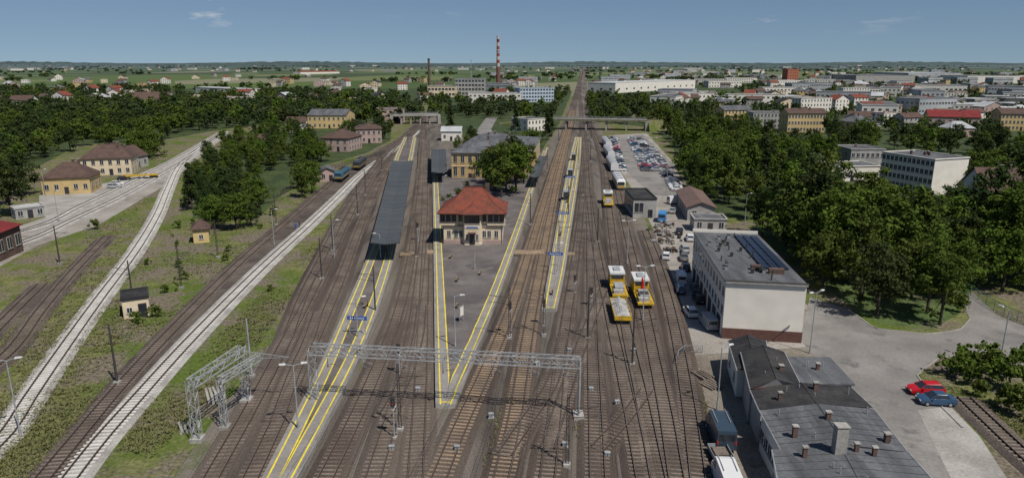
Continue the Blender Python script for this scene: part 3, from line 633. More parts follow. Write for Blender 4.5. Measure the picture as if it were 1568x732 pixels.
def lamp(px,py,h=7.5,heads=1,yaw=0,z=0):
    x,y=G(px,py,z); mb=MB(); mb.cyl((0,0,0),(0,0,h),.10,m_steel,7,.06); mb.cyl((0,0,0),(0,0,1.1),.14,m_steel,7)
    for s in ([1,-1] if heads==2 else [1]):
        mb.cyl((0,0,h),(s*.9,0,h+.25),.04,m_steel,5)
        mb.hexa([(s*.8,-.16,h+.18),(s*1.5,-.13,h+.22),(s*1.5,.13,h+.22),(s*.8,.16,h+.18)],[(s*.85,-.12,h+.34),(s*1.45,-.1,h+.33),(s*1.45,.1,h+.33),(s*.85,.12,h+.34)],m_lamp)
    mb.obj('street_lamp',(x,y,z),yaw)
for a in [(32,668,9,2,.3),(457,655,7.5,2,.2,.6),(697,530,7.5,1,0,.6),(1240,541,9,2,.5),(960,405,9,2,.2),(984,492,9,2,.1),(1098,628,8,1,.3),(548,515,6,1,.1,.6),(512,395,8,1,0),(850,420,6,1,0,.6),(870,325,6,1,0,.6),(583,395,5,1,3,.6),(727,412,5,1,0,.6),(678,300,6,1,0,.6),(1140,345,8,1,0),(420,375,8,1,0),(90,340,8,1,0),(70,300,8,1,0),(1530,560,8,1,2),(1020,300,8,2,0),(1000,240,8,2,0)]:
    lamp(*a)
def sig(px,py,h=4.5,z=0):
    x,y=G(px,py); mb=MB(); mb.cyl((0,0,0),(0,0,h),.07,m_steel,6); mb.box(0,-.1,h,.5,.25,1.1,m_dst); 
    for i,m in enumerate((m_dst,m_dst,m_red)): mb.cyl((0,-.23,h+.32-i*.3),(0,-.3,h+.32-i*.3),.08,m,8)
    mb.box(0,0,h-.9,.3,.1,.4,m_white); mb.box(0,.3,h-.8,.6,.5,.05,m_steel); mb.cyl((.25,.4,0),(.25,.4,h-.8),.03,m_steel,4); mb.box(0,0,.15,.5,.5,.3,m_conc)
    mb.obj('railway_signal',(x,y,z),TR)
for a in [(604,672,4.6),(781,515,5),(640,370,4),(833,500,4),(880,450,3),(612,575,4),(905,470,3)]: sig(*a)
def psign(px,py,w=3.0):
    x,y=G(px,py,.6); mb=MB()
    for s in(-w/2+.3,w/2-.3): mb.cyl((s,0,0),(s,0,2.9),.05,m_steel,5)
    mb.box(0,0,2.6,w,.09,.6,m_blue)
    for sgn in(-1,1):
        for k in range(7): mb.box(-w*.32+k*w*.107,sgn*.055,2.6,.17,.02,.22 if k else .3,m_white)
    mb.obj('platform_name_sign',(x,y,.6),TR)
for a in [(548,512),(850,408),(862,342),(873,283),(590,385)]: psign(*a)
def bench(px,py):
    x,y=G(px,py,.6); mb=MB(); 
    mb.box(0,0,.45,.45,1.8,.06,m_slp_t); mb.box(.22,0,.75,.05,1.8,.4,m_slp_t)
    for s in(-.7,.7): mb.box(0,s,.22,.4,.06,.44,m_dst)
    mb.obj('platform_bench',(x,y,.6),TR)
for a in [(548,540),(560,470),(845,450),(858,360),(868,310),(700,470),(735,420),(700,430),(690,395)]: bench(*a)
def shelter(px,py):
    x,y=G(px,py,.6); mb=MB(); mb.box(0,0,2.5,1.8,4.2,.12,m_steel); mb.box(.75,0,1.3,.06,4,2.2,m_glass)
    for s in(-1.9,1.9):
        mb.box(.0,s,1.25,1.5,.06,2.4,m_glass)
        for t in(-.75,.75): mb.box(t,s,1.25,.08,.1,2.5,m_dst)
    mb.box(.4,0,.45,.4,3,.06,m_brw); mb.obj('platform_shelter',(x,y,.6),TR)
for a in [(867,305),(873,270),(878,245)]: shelter(*a)
x,y=G(707,492,.6); mb=MB(); mb.cyl((-.5,0,0),(-.5,0,2.6),.05,m_steel,5); mb.cyl((.5,0,0),(.5,0,2.6),.05,m_steel,5); mb.box(0,0,1.7,.95,.1,1.6,m_steel); mb.box(0,-.06,1.7,.8,.03,1.4,m_white); mb.obj('timetable_board',(x,y,.6),TR+1.1)
mb=MB()
for k in ('T3','T4','T6','T7','T9','T10','T11','T12','T13','L2'):
    P=TRK[k][::12]; P=P[P[:,1]<520]
    for i in range(len(P)-1):
        a,b=P[i],P[i+1]; 
        mb.cyl((a[0],a[1],5.55),(b[0],b[1],5.55),.016,m_wire,3)
        mb.cyl((a[0],a[1],6.8 if i%2==0 else 6.1),(b[0],b[1],6.1 if i%2==0 else 6.8),.016,m_wire,3)
        mb.cyl((b[0],b[1],5.55),(b[0],b[1],6.1 if i%2==0 else 6.8),.01,m_wire,3)
mb.obj('overhead_wires')
# ---------------------------------------------------------------- far structures
x,y=G(763,140); mb=MB(); HH=76
m_chr=M('chimney_red_band',(.26,.06,.045),fine=1); m_chb=M('chimney_brick',(.17,.075,.06),fine=1); m_chw=M('chimney_white_band',(.42,.38,.35),fine=1)
segs=[(0,34,m_chb)]+[(34+i*4.67,38.67+i*4.67,m_chr if i%2 else m_chw) for i in range(9)]
for a,b,m in segs: mb.cyl((0,0,a),(0,0,b),3.2-1.5*a/HH,m,16,3.2-1.5*b/HH)
mb.cyl((0,0,70),(0,0,70.6),2.4,m_dst,16); mb.cyl((0,0,55),(0,0,55.5),2.6,m_dst,16)
mb.obj('striped_factory_chimney',(x,y,0))
x,y=G(658,146); mb=MB(); mb.cyl((0,0,0),(0,0,44),1.9,m_dbr,12,1.3); mb.cyl((0,0,43),(0,0,44.5),1.6,m_dst,12); mb.obj('brick_chimney',(x,y,0))
x,y=G(722,140); mb=MB()
for s,t in((-1,-1),(1,-1),(0,1)): mb.cyl((s,t,0),(s*.3,t*.3,44),.18,m_steel,4)
for i in range(14): 
    k=1-.7*i/14; mb.cyl((-k,-k,i*3.1),(k,-k,i*3.1+3.1),.1,m_steel,4)
mb.obj('radio_mast',(x,y,0))
def bridge(name,a,b,z,width,col):
    A=Vector(a);B=Vector(b);L=(B-A).length;yaw=math.atan2(B.y-A.y,B.x-A.x); mb=MB()
    mb.box(L/2,0,z,L,width,.5,m_road); 
    for s in(-1,1):
        mb.box(L/2,s*(width/2+.2),z-.2,L,.35,1.2,col)
        for r in (.75,1.15): mb.cyl((0,s*width/2,z+r+.2),(L,s*width/2,z+r+.2),.05,m_steel,4)
        for i in range(int(L/2.5)): mb.cyl((i*2.5,s*width/2,z+.3),(i*2.5,s*width/2,z+1.35),.05,m_steel,4)
    for i in range(1,5):
        x=L*i/5; mb.box(x,0,(z-.8)/2,.9,width-1,z-.8,m_conc); mb.box(x,0,z-.6,1.3,width,.5,m_conc)
    for x in(0,L): mb.box(x,0,z/2-.2,2,width+1,z-.3,m_conc)
    mb.obj(name,(A.x,A.y,0),yaw)
m_bg=M('bridge_girder',(.16,.17,.10),(.12,.10,.08),.5,fine=2)
bridge('road_bridge',G(838,197.5),G(990,200),6.2,9,m_bg)
bridge('road_bridge',G(600,190),G(672,189),6.0,9,m_conc)
mb=MB()
a=Vector(G(990,200));b=Vector(G(1100,190))
mb.hexa([(a.x,a.y-10,0),(b.x,b.y-6,0),(b.x,b.y+6,0),(a.x,a.y+10,0)],[(a.x,a.y-4,6.2),(b.x,b.y-4,.5),(b.x,b.y+4,.5),(a.x,a.y+4,6.2)],m_ground); 
a=Vector(G(838,197.5));b=Vector(G(765,190))
mb.hexa([(b.x,b.y-6,0),(a.x,a.y-10,0),(a.x,a.y+10,0),(b.x,b.y+6,0)],[(b.x,b.y-4,.5),(a.x,a.y-4,6.2),(a.x,a.y+4,6.2),(b.x,b.y+4,.5)],m_ground)
mb.obj('bridge_embankment')
# ---------------------------------------------------------------- vehicles
CARC={'red':(.42,.01,.015),'blue':(.03,.07,.13),'white':(.62,.62,.62),'black':(.015,.015,.017),'silver':(.32,.33,.34),'grey':(.11,.115,.12),'sky':(.05,.22,.48),'teal':(.035,.055,.08)}
CM={k:M('car_paint_'+k,v,rough=.25,spec=.6,fine=1,famt=.02) for k,v in CARC.items()}
def wheels(mb,xs,w,r=.31):
    for x in xs:
        for s in(-1,1):
            mb.cyl((x,s*(w-.18),r),(x,s*(w+.02),r),r,m_tyre,12); mb.cyl((x,s*(w+.02),r),(x,s*(w+.035),r),r*.6,m_steel,8)
def loft(mb,rings,mat,closed=True):
    n=len(mb.v);k=len(rings[0]);i=mb.mi(mat)
    for r in rings: mb.v.extend(r)
    for a in range(len(rings)-1):
        for j in range(k):
            q=(j+1)%k; mb.f.append((n+a*k+j,n+a*k+q,n+(a+1)*k+q,n+(a+1)*k+j)); mb.m.append(i)
    mb.f.append(tuple(n+j for j in reversed(range(k))));mb.m.append(i)
    mb.f.append(tuple(n+(len(rings)-1)*k+j for j in range(k)));mb.m.append(i)
def carmesh(col,kind='hatch'):
    mb=MB(); p=CM[col]; w=.87
    if kind=='van':
        st=[(-2.6,.4,1.0,1.95,.93),(-2.55,.32,1.0,2.25,.96),(1.0,.32,1.0,2.3,.96),(1.5,.32,1.0,2.2,.95),(2.15,.32,1.0,1.25,.94),(2.7,.34,.85,1.05,.9),(2.8,.42,.7,.85,.82)]
        loft(mb,[[(x,-hw,zb),(x,-hw*1.0,zm),(x,-hw*.9,zt),(x,hw*.9,zt),(x,hw,zm),(x,hw,zb)] for x,zb,zm,zt,hw in st],p)
        mb.poly([(1.53,-.80,2.13),(2.13,-.84,1.3),(2.13,.84,1.3),(1.53,.80,2.13)][::-1],m_glass)
        mb.v[-4:]=[(x+.03,y,z+.02) for x,y,z in mb.v[-4:]]
        for s in(-1,1): mb.poly([(.7,s*.96,1.3),(1.75,s*.955,1.3),(1.35,s*.91,1.95),(.7,s*.905,1.95)],m_glass)
        mb.poly([(-2.62,-.75,1.3),(-2.62,.75,1.3),(-2.6,.7,1.9),(-2.6,-.7,1.9)],m_glass)
        wheels(mb,(-1.7,1.8),.93,.34)
        for s in(-1,1): mb.box(2.74,s*.65,.85,.12,.25,.16,m_lamp); mb.box(-2.6,s*.82,1.1,.06,.12,.4,m_red); mb.box(.2,s*.6,2.36,2.6,.05,.06,m_steel)
        mb.box(2.78,0,.5,.1,1.5,.22,m_dst)
    else:
        st=[(-2.12,.42,.6,.85,.74),(-2.02,.28,.6,.95,.83),(-1.5,.26,.62,.97,.87),(0,.26,.62,.96,.88),(.95,.26,.62,.93,.87),(1.65,.27,.6,.82,.83),(2.02,.3,.55,.7,.76),(2.12,.4,.5,.58,.66)]
        loft(mb,[[(x,-hw,zb),(x,-hw,zm),(x,-hw*.92,zt),(x,hw*.92,zt),(x,hw,zm),(x,hw,zb)] for x,zb,zm,zt,hw in st],p)
        bx=-2.0 if kind=='hatch' else -1.45; tx=-1.55 if kind=='hatch' else -.95
        B=[(bx,-.79,.94),(1.05,-.79,.91),(1.05,.79,.91),(bx,.79,.94)];T=[(tx,-.60,1.40),(.25,-.60,1.42),(.25,.60,1.42),(tx,.60,1.40)]
        mb.hexa(B,T,m_glass)
        mb.hexa([(x,y,z+.001) for x,y,z in [(tx-.06,-.62,1.40),(.3,-.62,1.42),(.3,.62,1.42),(tx-.06,.62,1.40)]],[(tx+.05,-.55,1.46),(.18,-.55,1.47),(.18,.55,1.47),(tx+.05,.55,1.46)],p)
        for s in(-1,1):
            for (xa,xb) in ((1.05,.28),(-.2,-.25),(bx+.05,tx+.02)):
                mb.cyl((xa,s*.79,.93),(xb,s*.61,1.42),.035,p,4)
            mb.box(.75,s*.95,1.0,.16,.14,.12,p)
            mb.box(2.06,s*.55,.62,.1,.3,.13,m_lamp); mb.box(-2.08,s*.62,.78,.08,.22,.16,m_red)
        mb.box(2.1,0,.42,.06,1.0,.14,m_dst); mb.box(-2.12,0,.62,.03,.5,.11,m_lamp)
        wheels(mb,(-1.3,1.32),.86,.31)
    return mb.mesh('car_mesh_'+col+kind)
CMesh={(c,k):carmesh(c,k) for c in CARC for k in ('hatch','sedan','van')}
def car(px,py,yaw,c,k='hatch',name=None,world=None,s=1):
    x,y=world or G(px,py); place(name or ('van' if k=='van' else 'parked_car'),CMesh[(c,k)],(x,y,.045),yaw,None,(s,s,s))
car(1416,602,math.pi-.05,'red'); car(1432,618,math.pi-.1,'blue','sedan')
car(1102,672,1.5,'teal','van',s=1.15); car(1112,745,1.5,'white','van',s=1.05)
car(1057,482,1.6,'white','hatch');car(1042,447,1.4,'blue','hatch');car(1042,432,1.45,'white','van',s=.9);car(1050,413,1.4,'black');car(1084,500,1.6,'silver','van',s=.9)
car(1020,396,1.3,'white','hatch');car(1056,368,1.4,'white');car(1014,338,1.3,'sky','van',s=1.1);car(1035,312,.3,'white','van')
car(1047,398,1.4,'grey','sedan');car(1048,385,1.5,'silver','hatch');car(1070,462,1.55,'black','hatch');car(1066,445,1.5,'grey','sedan');car(1040,358,1.3,'black','sedan');car(1030,326,1.2,'silver','sedan')
car(175,288,.3,'silver');car(180,284,.3,'white');car(190,276,.4,'black')
cols=[(c,k) for c,k in CMesh if k!='van' and c not in('red','sky','teal')]
cols=cols+[('white','hatch'),('silver','hatch'),('white','sedan'),('grey','hatch')]*2+[('red','sedan')]
for (p,q,w) in [((951,262),(939,212),.12),((990,264),(966,212),.3),((1006,262),(980,214),.2),((1036,292),(996,228),.3)]:
    a=Vector(G(*p));b=Vector(G(*q)); n=int((b-a).length/2.8)
    for i in range(n):
        if random.random()<w: continue
        c=a.lerp(b,i/n); k=random.choice(cols)
        car(0,0,random.choice([0,math.pi])+random.gauss(-.1,.04),k[0],k[1],world=(c.x+random.gauss(0,.25),c.y))
for i in range(22):
    px=random.uniform(1340,1440);py=random.uniform(306,318); 
    k=random.choice(cols); car(px,py,random.choice([0,math.pi])+.1,k[0],k[1])
def bogie(mb,x,col=None):
    col=col or m_dst
    mb.box(x,0,.62,2.4,2.0,.4,col)
    for dx in(-.8,.8):
        for s in(-.75,.75): mb.cyl((x+dx,s-.07,.85),(x+dx,s+.07,.85),.42,m_rust,10)
def wagon(name,px,py,L,yaw,build,z=.0):
    x,y=G(px,py); mb=MB(); build(mb,L); mb.obj(name,(x,y,z),yaw)
def loco_b(body,roofm):
    def f(mb,L):
        for x in(2.2,L-2.2): bogie(mb,x)
        mb.box(L/2,0,1.25,L,2.8,.35,m_dst)
        rings=[]
        for x,zt in [(.05,2.3),(.3,3.2),(.9,3.75),(L-.9,3.75),(L-.3,3.2),(L-.05,2.3)]:
            rings.append([(x,-1.4,1.43),(x,-1.4,min(zt,3.2)),(x,-.95,zt),(x,.95,zt),(x,1.4,min(zt,3.2)),(x,1.4,1.43)])
        loft(mb,rings,body)
        mb.box(L/2,0,3.8,L-2.4,1.7,.14,roofm)
        for x in (L*.3,L*.5,L*.7): mb.box(x,0,4.0,1.6,1.2,.3,m_dst)
        for s in(-1,1):
            mb.box(L/2,s*1.41,2.55,L*.6,.03,.5,m_dst); mb.box(L/2,s*1.41,1.7,L-.6,.03,.2,m_cyel)
            for x in(1.1,L-1.1): mb.box(x,s*1.41,2.75,.8,.04,.6,m_glass)
        for x in(.12,L-.12): mb.box(x,0,2.8,.2,2.2,.55,m_glass); mb.box(x,0,1.7,.3,2.4,.3,m_cyel)
    return f
yw=math.atan2(G(540,262)[1]-G(516,281)[1],G(540,262)[0]-G(516,281)[0])
wagon('diesel_locomotive',518,280,15,yw,loco_b(m_teal,m_rgr))
wagon('diesel_locomotive',546,262,15,yw,loco_b(m_navy,m_rgr))
def railbus(mb,L):
    for x in(2.5,L-2.5): bogie(mb,x)
    rings=[]
    for x,zt,hw in [(0,2.4,1.2),(.4,3.3,1.38),(1,3.7,1.42),(L-1,3.7,1.42),(L-.4,3.3,1.38),(L,2.4,1.2)]:
        rings.append([(x,-hw,.9),(x,-hw,min(zt,3.2)),(x,-hw*.65,zt),(x,hw*.65,zt),(x,hw,min(zt,3.2)),(x,hw,.9)])
    loft(mb,rings,CM['white'])
    for s in(-1,1):
        mb.box(L/2,s*1.425,2.45,L-3,.03,.85,m_glass); mb.box(L/2,s*1.43,1.4,L-2.2,.03,.75,m_cyel)
        for i in range(6): mb.box(2+i*(L-4)/5,s*1.445,2.1,.12,.03,1.7,CM['white'])
    for x in(.1,L-.1): mb.box(x,0,2.5,.5,2.1,.9,m_glass); mb.box(x,0,1.4,.35,2.3,.6,m_cyel)
    for i in range(4): mb.box(3+i*(L-6)/3,0,3.8,1.6,1.3,.3,m_steel)
def coach(mb,L):
    for x in(2.5,L-2.5): bogie(mb,x)
    loft(mb,[[(x,-1.4,.9),(x,-1.4,3.2),(x,-.9,3.8),(x,.9,3.8),(x,1.4,3.2),(x,1.4,.9)] for x in(0,L)],CM['white'])
    mb.box(L/2,0,3.83,L-.4,1.6,.05,m_steel)
    for s in(-1,1):
        for i in range(9): mb.box(2+i*(L-4)/8,s*1.41,2.5,1.3,.04,.8,m_glass)
        mb.box(L/2,s*1.41,1.5,L-.5,.03,.4,m_teal)
wagon('railbus',951,293,19,math.pi/2-.06,railbus)
wagon('passenger_coach',941,265,22,math.pi/2-.05,coach);wagon('passenger_coach',936,245,24,math.pi/2-.04,coach);wagon('passenger_coach',932,229,24,math.pi/2-.04,coach)
def flat(mb,L,load=True,cab=False,crane=False):
    for x in(1.5,L-1.5): bogie(mb,x)
    mb.box(L/2,0,1.15,L,2.7,.3,m_cyel)
    if load:
        for s in(-1,1): mb.box(L/2,s*1.32,1.5,L-.2,.08,.4,m_cyel)
        for x in(.1,L-.1): mb.box(x,0,1.5,.08,2.5,.4,m_cyel)
        N=10;rows=[]
        for i in range(N+1):
            rows.append([(0.2+(L-.4)*i/N, -1.25+2.5*j/6, 1.45+(.75*(1-abs(j-3)/3.3)+random.uniform(-.1,.15))*(0.4 if i in(0,N) else 1)) for j in range(7)])
        for i in range(N):
            for j in range(6): mb.poly([rows[i][j],rows[i+1][j],rows[i+1][j+1],rows[i][j+1]],m_grav)
    if cab:
        mb.box(L*.78,0,2.2,L*.4,2.6,1.8,m_cyel); mb.box(L*.78,0,3.3,L*.43,2.7,.35,m_lamp)
        mb.box(L*.78,0,3.6,L*.2,1.2,.25,m_steel)
        for s in(-1,1): mb.box(L*.78,s*1.31,2.7,L*.32,.04,.7,m_glass)
        mb.box(L*.578,0,2.7,.05,2.1,.7,m_glass); mb.box(L*.985,0,2.7,.05,2.1,.7,m_glass)
        mb.box(L*.3,0,1.75,L*.3,1.6,.9,m_steel); mb.box(L*.12,.3,1.6,1.2,1.6,.6,m_grav)
        for s in(-1,1): mb.cyl((0,s*1.3,2.2),(L*.55,s*1.3,2.2),.03,m_cyel,4)
    if crane:
        mb.cyl((L*.5,0,1.3),(L*.5,0,3),.25,m_red,8); mb.cyl((L*.5,0,3),(L*.32,.3,4.6),.16,m_red,6); mb.cyl((L*.32,.3,4.6),(L*.1,.2,3.6),.12,m_red,6)
        mb.box(L*.25,0,1.9,1.6,1.4,.8,m_dst)
wagon('ballast_wagon',954,500,9,math.pi/2-.05,lambda m,L:flat(m,L))
wagon('track_maintenance_vehicle',950,463,10.5,math.pi/2-.05,lambda m,L:flat(m,L,False,True))
wagon('crane_maintenance_vehicle',989,476,11,math.pi/2-.05,lambda m,L:flat(m,L,False,True,True))
wagon('track_maintenance_vehicle',932,320,11,math.pi/2-.1,lambda m,L:flat(m,L,False,True))
wagon('flatbed_trailer',185,275,12,.35,lambda m,L:flat(m,L,False,False))
x,y=G(1103,705); mb=MB(); mb.box(0,0,.7,2.0,2.9,.12,m_dst); 
for s in(-1,1): mb.box(s*1.0,0,.95,.05,2.9,.4,m_steel); mb.cyl((s*1.02,0,.35),(s*1.2,0,.35),.34,m_tyre,12)
for s in(-1,1): mb.box(0,s*1.45,.95,2.0,.05,.4,m_steel)
mb.cyl((0,1.4,.6),(0,2.8,.5),.05,m_dst,5); mb.box(0,.2,.9,1.4,1.6,.3,m_slp); mb.obj('utility_trailer',(x,y,0),0)
for (px,py,s) in [(1015,372,1.6),(1022,362,1.8),(1012,356,1.5),(1025,385,1.2),(1020,346,1.6)]:
    x,y=G(px,py); mb=MB()
    for i in range(30):
        mb.box(random.gauss(0,s*.7),random.gauss(0,s*.7),random.uniform(.1,.8),random.uniform(.2,1.4),random.uniform(.15,.7),random.uniform(.1,.5),random.choice([m_rust,m_rust,m_dst,m_conc,m_slp,m_steel]),random.uniform(0,3))
    mb.obj('scrap_pile',(x,y,0))
for (px,py,n) in [(292,655,6),(333,612,9),(330,600,5),(1075,575,6),(1090,590,5)]:
    x,y=G(px,py); mb=MB()
    for i in range(n): mb.box((i%5)*.45-1,random.gauss(0,.1),.15+.22*(i//5),.28,2.5,.2,m_conc if px<1000 else m_slp,random.gauss(0,.05))
    mb.obj('sleeper_stack',(x,y,0),.5)
for (px,py) in [(865,685),(752,640),(945,620),(905,600),(600,690),(823,560),(930,700),(700,690),(872,540),(970,540),(640,600)]:
    x,y=G(px,py); mb=MB(); mb.box(0,0,.3,.5,.35,.5,m_steel); mb.box(0,0,.58,.6,.45,.05,m_steel); mb.box(0,0,.05,.7,.5,.1,m_conc); mb.box(0,-.185,.35,.05,.02,.25,m_dst); mb.obj('relay_cabinet',(x,y,.05),random.uniform(-.2,.2))
def fence(pix,mat,h=1.6,name='fence',step=2.5):
    P=rs([G(*p) for p in pix],step); mb=MB()
    for i,p in enumerate(P):
        mb.cyl((p[0],p[1],0),(p[0],p[1],h),.06,mat,5)
        if i:
            q=P[i-1]
            for z in(.2,h-.1): mb.cyl((q[0],q[1],z),(p[0],p[1],z),.04,mat,4)
            for k in range(1,10):
                t=k/10;mb.cyl((q[0]+(p[0]-q[0])*t,q[1]+(p[1]-q[1])*t,.1),(q[0]+(p[0]-q[0])*t,q[1]+(p[1]-q[1])*t,h),.02,mat,3)
    mb.obj(name)
fence([(1475,445),(1530,480),(1600,510)],m_green,1.8,'green_railing_fence')
fence([(590,236),(500,262),(430,300)],m_dst,1.6)
fence([(1035,560),(1040,540),(1075,540)],m_steel,1.2)
# ---------------------------------------------------------------- town houses (before the trees so gardens stay clear)
wal=[m_white,m_cream,m_grw,m_pink,m_yelw,m_white];rof=[m_rred,m_rbr,m_rgr,m_rlt,m_rbr,m_rblk]
HM=[]
for i in range(14):
    mb=MB(); w,d,h=random.uniform(10,20),random.uniform(9,13),random.choice([4.5,6,7,9])
    rr=random.choice(['gx','gy','hip','flat']); bparts(mb,w,d,h,rr,random.uniform(2.5,4),wal[i%6],rof[(i*5)%6],fl=max(1,int(h/2.8)),nc=4,ns=3); HM.append((mb.mesh('house_mesh'),rr))
for i in range(6):
    mb=MB(); bparts(mb,random.uniform(25,60),random.uniform(14,26),random.uniform(7,12),'flat',0,[m_white,m_grw,m_rlt][i%3],[m_rgr,m_rlt,m_rgr][i%3],fl=2,nc=12,ns=5,chim=0,win=(2,1.4)); HM.append((mb.mesh('hall_mesh'),'hall'))
def houses(x0,x1,y0,y1,n,pool,cl=26):
    k=0
    for _ in range(n*5):
        if k>=n:break
        px,py=random.uniform(x0,x1),random.uniform(y0,y1); x,y=G(px,py)
        if abs(x-(32+(y-405)*.103))<22: continue
        if any((a-x)**2+(b-y)**2<(r+7)**2 for a,b,r in BLK): continue
        me,rr=random.choice(pool); place('warehouse' if rr=='hall' else 'house',me,(x,y,0),random.choice([0,.3,-.35,1.2])+random.gauss(0,.1)); BLK.append((x+5,y,13)); BLK.append((x+5-x*.05,y-cl,11)); k+=1
houses(1000,1600,111,170,200,HM);houses(1270,1600,165,212,30,HM);houses(-30,640,118,162,70,HM[:14]);houses(900,1100,111,135,26,HM);houses(640,860,118,160,26,HM)
houses(-60,640,101,112,50,HM);houses(640,1600,101,112,90,HM)
# ---------------------------------------------------------------- vegetation
def tree_mesh(name,h,cr,nb,nl,ls,seed,mat,trunk=True,shape='round',tr=.3):
    r=np.random.default_rng(seed); mb=MB()
    zc=h*(.56 if shape=='round' else .52); rz=h*(.44 if shape=='round' else .47)
    cen=[];rad=[]
    ph=r.random(3)*6.28
    for i in range(nb):
        d=r.normal(size=3); d/=np.linalg.norm(d); k=.25+.72*r.random()
        az=math.atan2(d[1],d[0]); k*=1+.18*math.sin(2*az+ph[0])+.12*math.sin(3*az+ph[1])
        wz=1-.35*max(0,d[2])
        p=np.array([d[0]*cr*k*wz,d[1]*cr*k*wz,zc+d[2]*rz*min(k,1)])
        if shape=='cone':
            t=r.random(); zz=h*(.12+.82*t); rr=cr*(1-t)*(.4+.6*r.random()); a=r.random()*6.28; p=np.array([rr*math.cos(a),rr*math.sin(a),zz])
        if shape=='willow': p[2]-=h*.12*(np.hypot(p[0],p[1])/cr)**2
        cen.append(p); rad.append(cr*(.14+.18*r.random())*(1 if shape!='cone' else .8))
    if trunk:
        mb.cyl((0,0,-.2),(0,0,h*.32),tr,m_bark,8,tr*.7); mb.cyl((0,0,h*.32),(r.normal()*.3,r.normal()*.3,h*.75),tr*.7,m_bark,6,tr*.2)
        for i in range(0,nb,max(1,nb//9)):
            c=cen[i]; mb.cyl((0,0,h*(.18+.2*r.random())),tuple(c),tr*.32,m_bark,5,tr*.1)
    nv0=len(mb.v); tones=[.5]*nv0
    L=[];T=[]
    for c,rb in zip(cen,rad):
        d=r.normal(size=(nl,3)); d/=np.linalg.norm(d,axis=1)[:,None]
        rr=rb*(r.random(nl)**.35)[:,None]*(1+.35*r.normal(size=(nl,1)))
        p=c+d*rr*np.array([1,1,.75])
        nrm=d+r.normal(size=(nl,3))*.5+np.array([0,0,.35]); nrm/=np.linalg.norm(nrm,axis=1)[:,None]
        a=np.cross(nrm,r.normal(size=(nl,3))); a/=np.linalg.norm(a,axis=1)[:,None]; b=np.cross(nrm,a)
        s=ls*(.5+.8*r.random((nl,1)))
        q=np.stack([p-a*s*.5,p+b*s*.38-a*s*.05,p+a*s*.55,p-b*s*.38+a*s*.08],1); L.append(q.reshape(-1,3))
        tb=r.random(); T.append(np.repeat(np.clip(tb*.65+.35*r.random(nl),0,1),4))
    L=np.concatenate(L);T=np.concatenate(T); L[:,2]=np.maximum(L[:,2],.1)
    nq=len(L)//4
    faces_=mb.f+[tuple(nv0+4*i+j for j in range(4)) for i in range(nq)]
    verts=mb.v+[tuple(x) for x in L]
    me=bpy.data.meshes.new(name); me.from_pydata(verts,[],faces_)
    me.materials.append(m_bark);me.materials.append(mat)
    me.polygons.foreach_set('material_index',[0]*len(mb.f)+[1]*nq)
    at=me.attributes.new('tone','FLOAT','POINT'); at.data.foreach_set('value',np.r_[np.array(tones),T].astype(np.float32))
    me.update(); return me
NEAR=[tree_mesh('tree_a',14,5.2,68,72,.56,1,m_fol),tree_mesh('tree_b',16,4.3,64,72,.54,2,m_fol),tree_mesh('tree_c',12.5,5.8,70,72,.56,3,m_fol),tree_mesh('tree_d',14,4.8,62,72,.54,4,m_fold),tree_mesh('tree_e',17,4.8,70,72,.54,5,m_fol),tree_mesh('tree_f',13.5,4.0,56,72,.54,6,m_fol),tree_mesh('tree_g',15,5.0,64,72,.54,7,m_fold)]
CONE=tree_mesh('spruce',14,3.2,60,70,.5,11,m_fold,shape='cone')
WIL=tree_mesh('willow',14,7,60,100,.6,12,m_fol,shape='willow')
FAR=[tree_mesh('far_tree_%d'%i,13,6.0,20,24,1.5,20+i,[m_folf,m_fol,m_fold,m_folf,m_fold][i],tr=.3) for i in range(5)]
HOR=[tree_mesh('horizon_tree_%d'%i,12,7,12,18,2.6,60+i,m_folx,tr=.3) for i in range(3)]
MID=[tree_mesh('mid_tree_%d'%i,13,5.4,34,44,.9,30+i,m_fol if i<2 else m_fold) for i in range(4)]
BUSH=[tree_mesh('bush_%d'%i,2.0,1.3,14,40,.28,40+i,m_fol,trunk=False) for i in range(3)]
def inpoly(x,y,P):
    c=False;j=len(P)-1
    for i in range(len(P)):
        if (P[i][1]>y)!=(P[j][1]>y) and x<(P[j][0]-P[i][0])*(y-P[i][1])/(P[j][1]-P[i][1])+P[i][0]: c=not c
        j=i
    return c
TPG={}
def addT(x,y): TPG.setdefault((int(x//10),int(y//10)),[]).append((x,y))
BA=np.array(BLK)
def okp(x,y,md):
    gx,gy=int(x//10),int(y//10)
    for i in(-1,0,1):
        for j in(-1,0,1):
            for a,b in TPG.get((gx+i,gy+j),()):
                if abs(a-x)<md and abs(b-y)<md: return False
    if (((BA[:,0]-x)**2+(BA[:,1]-y)**2)<BA[:,2]**2).any(): return False
    if y>350 and abs(x-(32+(y-405)*.103))<13: return False
    return True
def puttree(x,y,h,meshes=NEAR,name='deciduous_tree',parent=None):
    me=random.choice(meshes); s=h/14*random.uniform(.85,1.12); addT(x,y)
    place(name,me,(x,y,0),random.uniform(0,6.3),parent,(s*random.uniform(.85,1.2),s*random.uniform(.85,1.2),s))
def region(poly,n,h0,h1,md,meshes,name='deciduous_tree',parent=None):
    xs=[p[0] for p in poly];ys=[p[1] for p in poly];k=0
    for _ in range(n*14):
        if k>=n:break
        px,py=random.uniform(min(xs),max(xs)),random.uniform(min(ys),max(ys))
        if not inpoly(px,py,poly):continue
        x,y=G(px,py)
        if okp(x,y,md): puttree(x,y,random.uniform(h0,h1),meshes,name,parent);k+=1
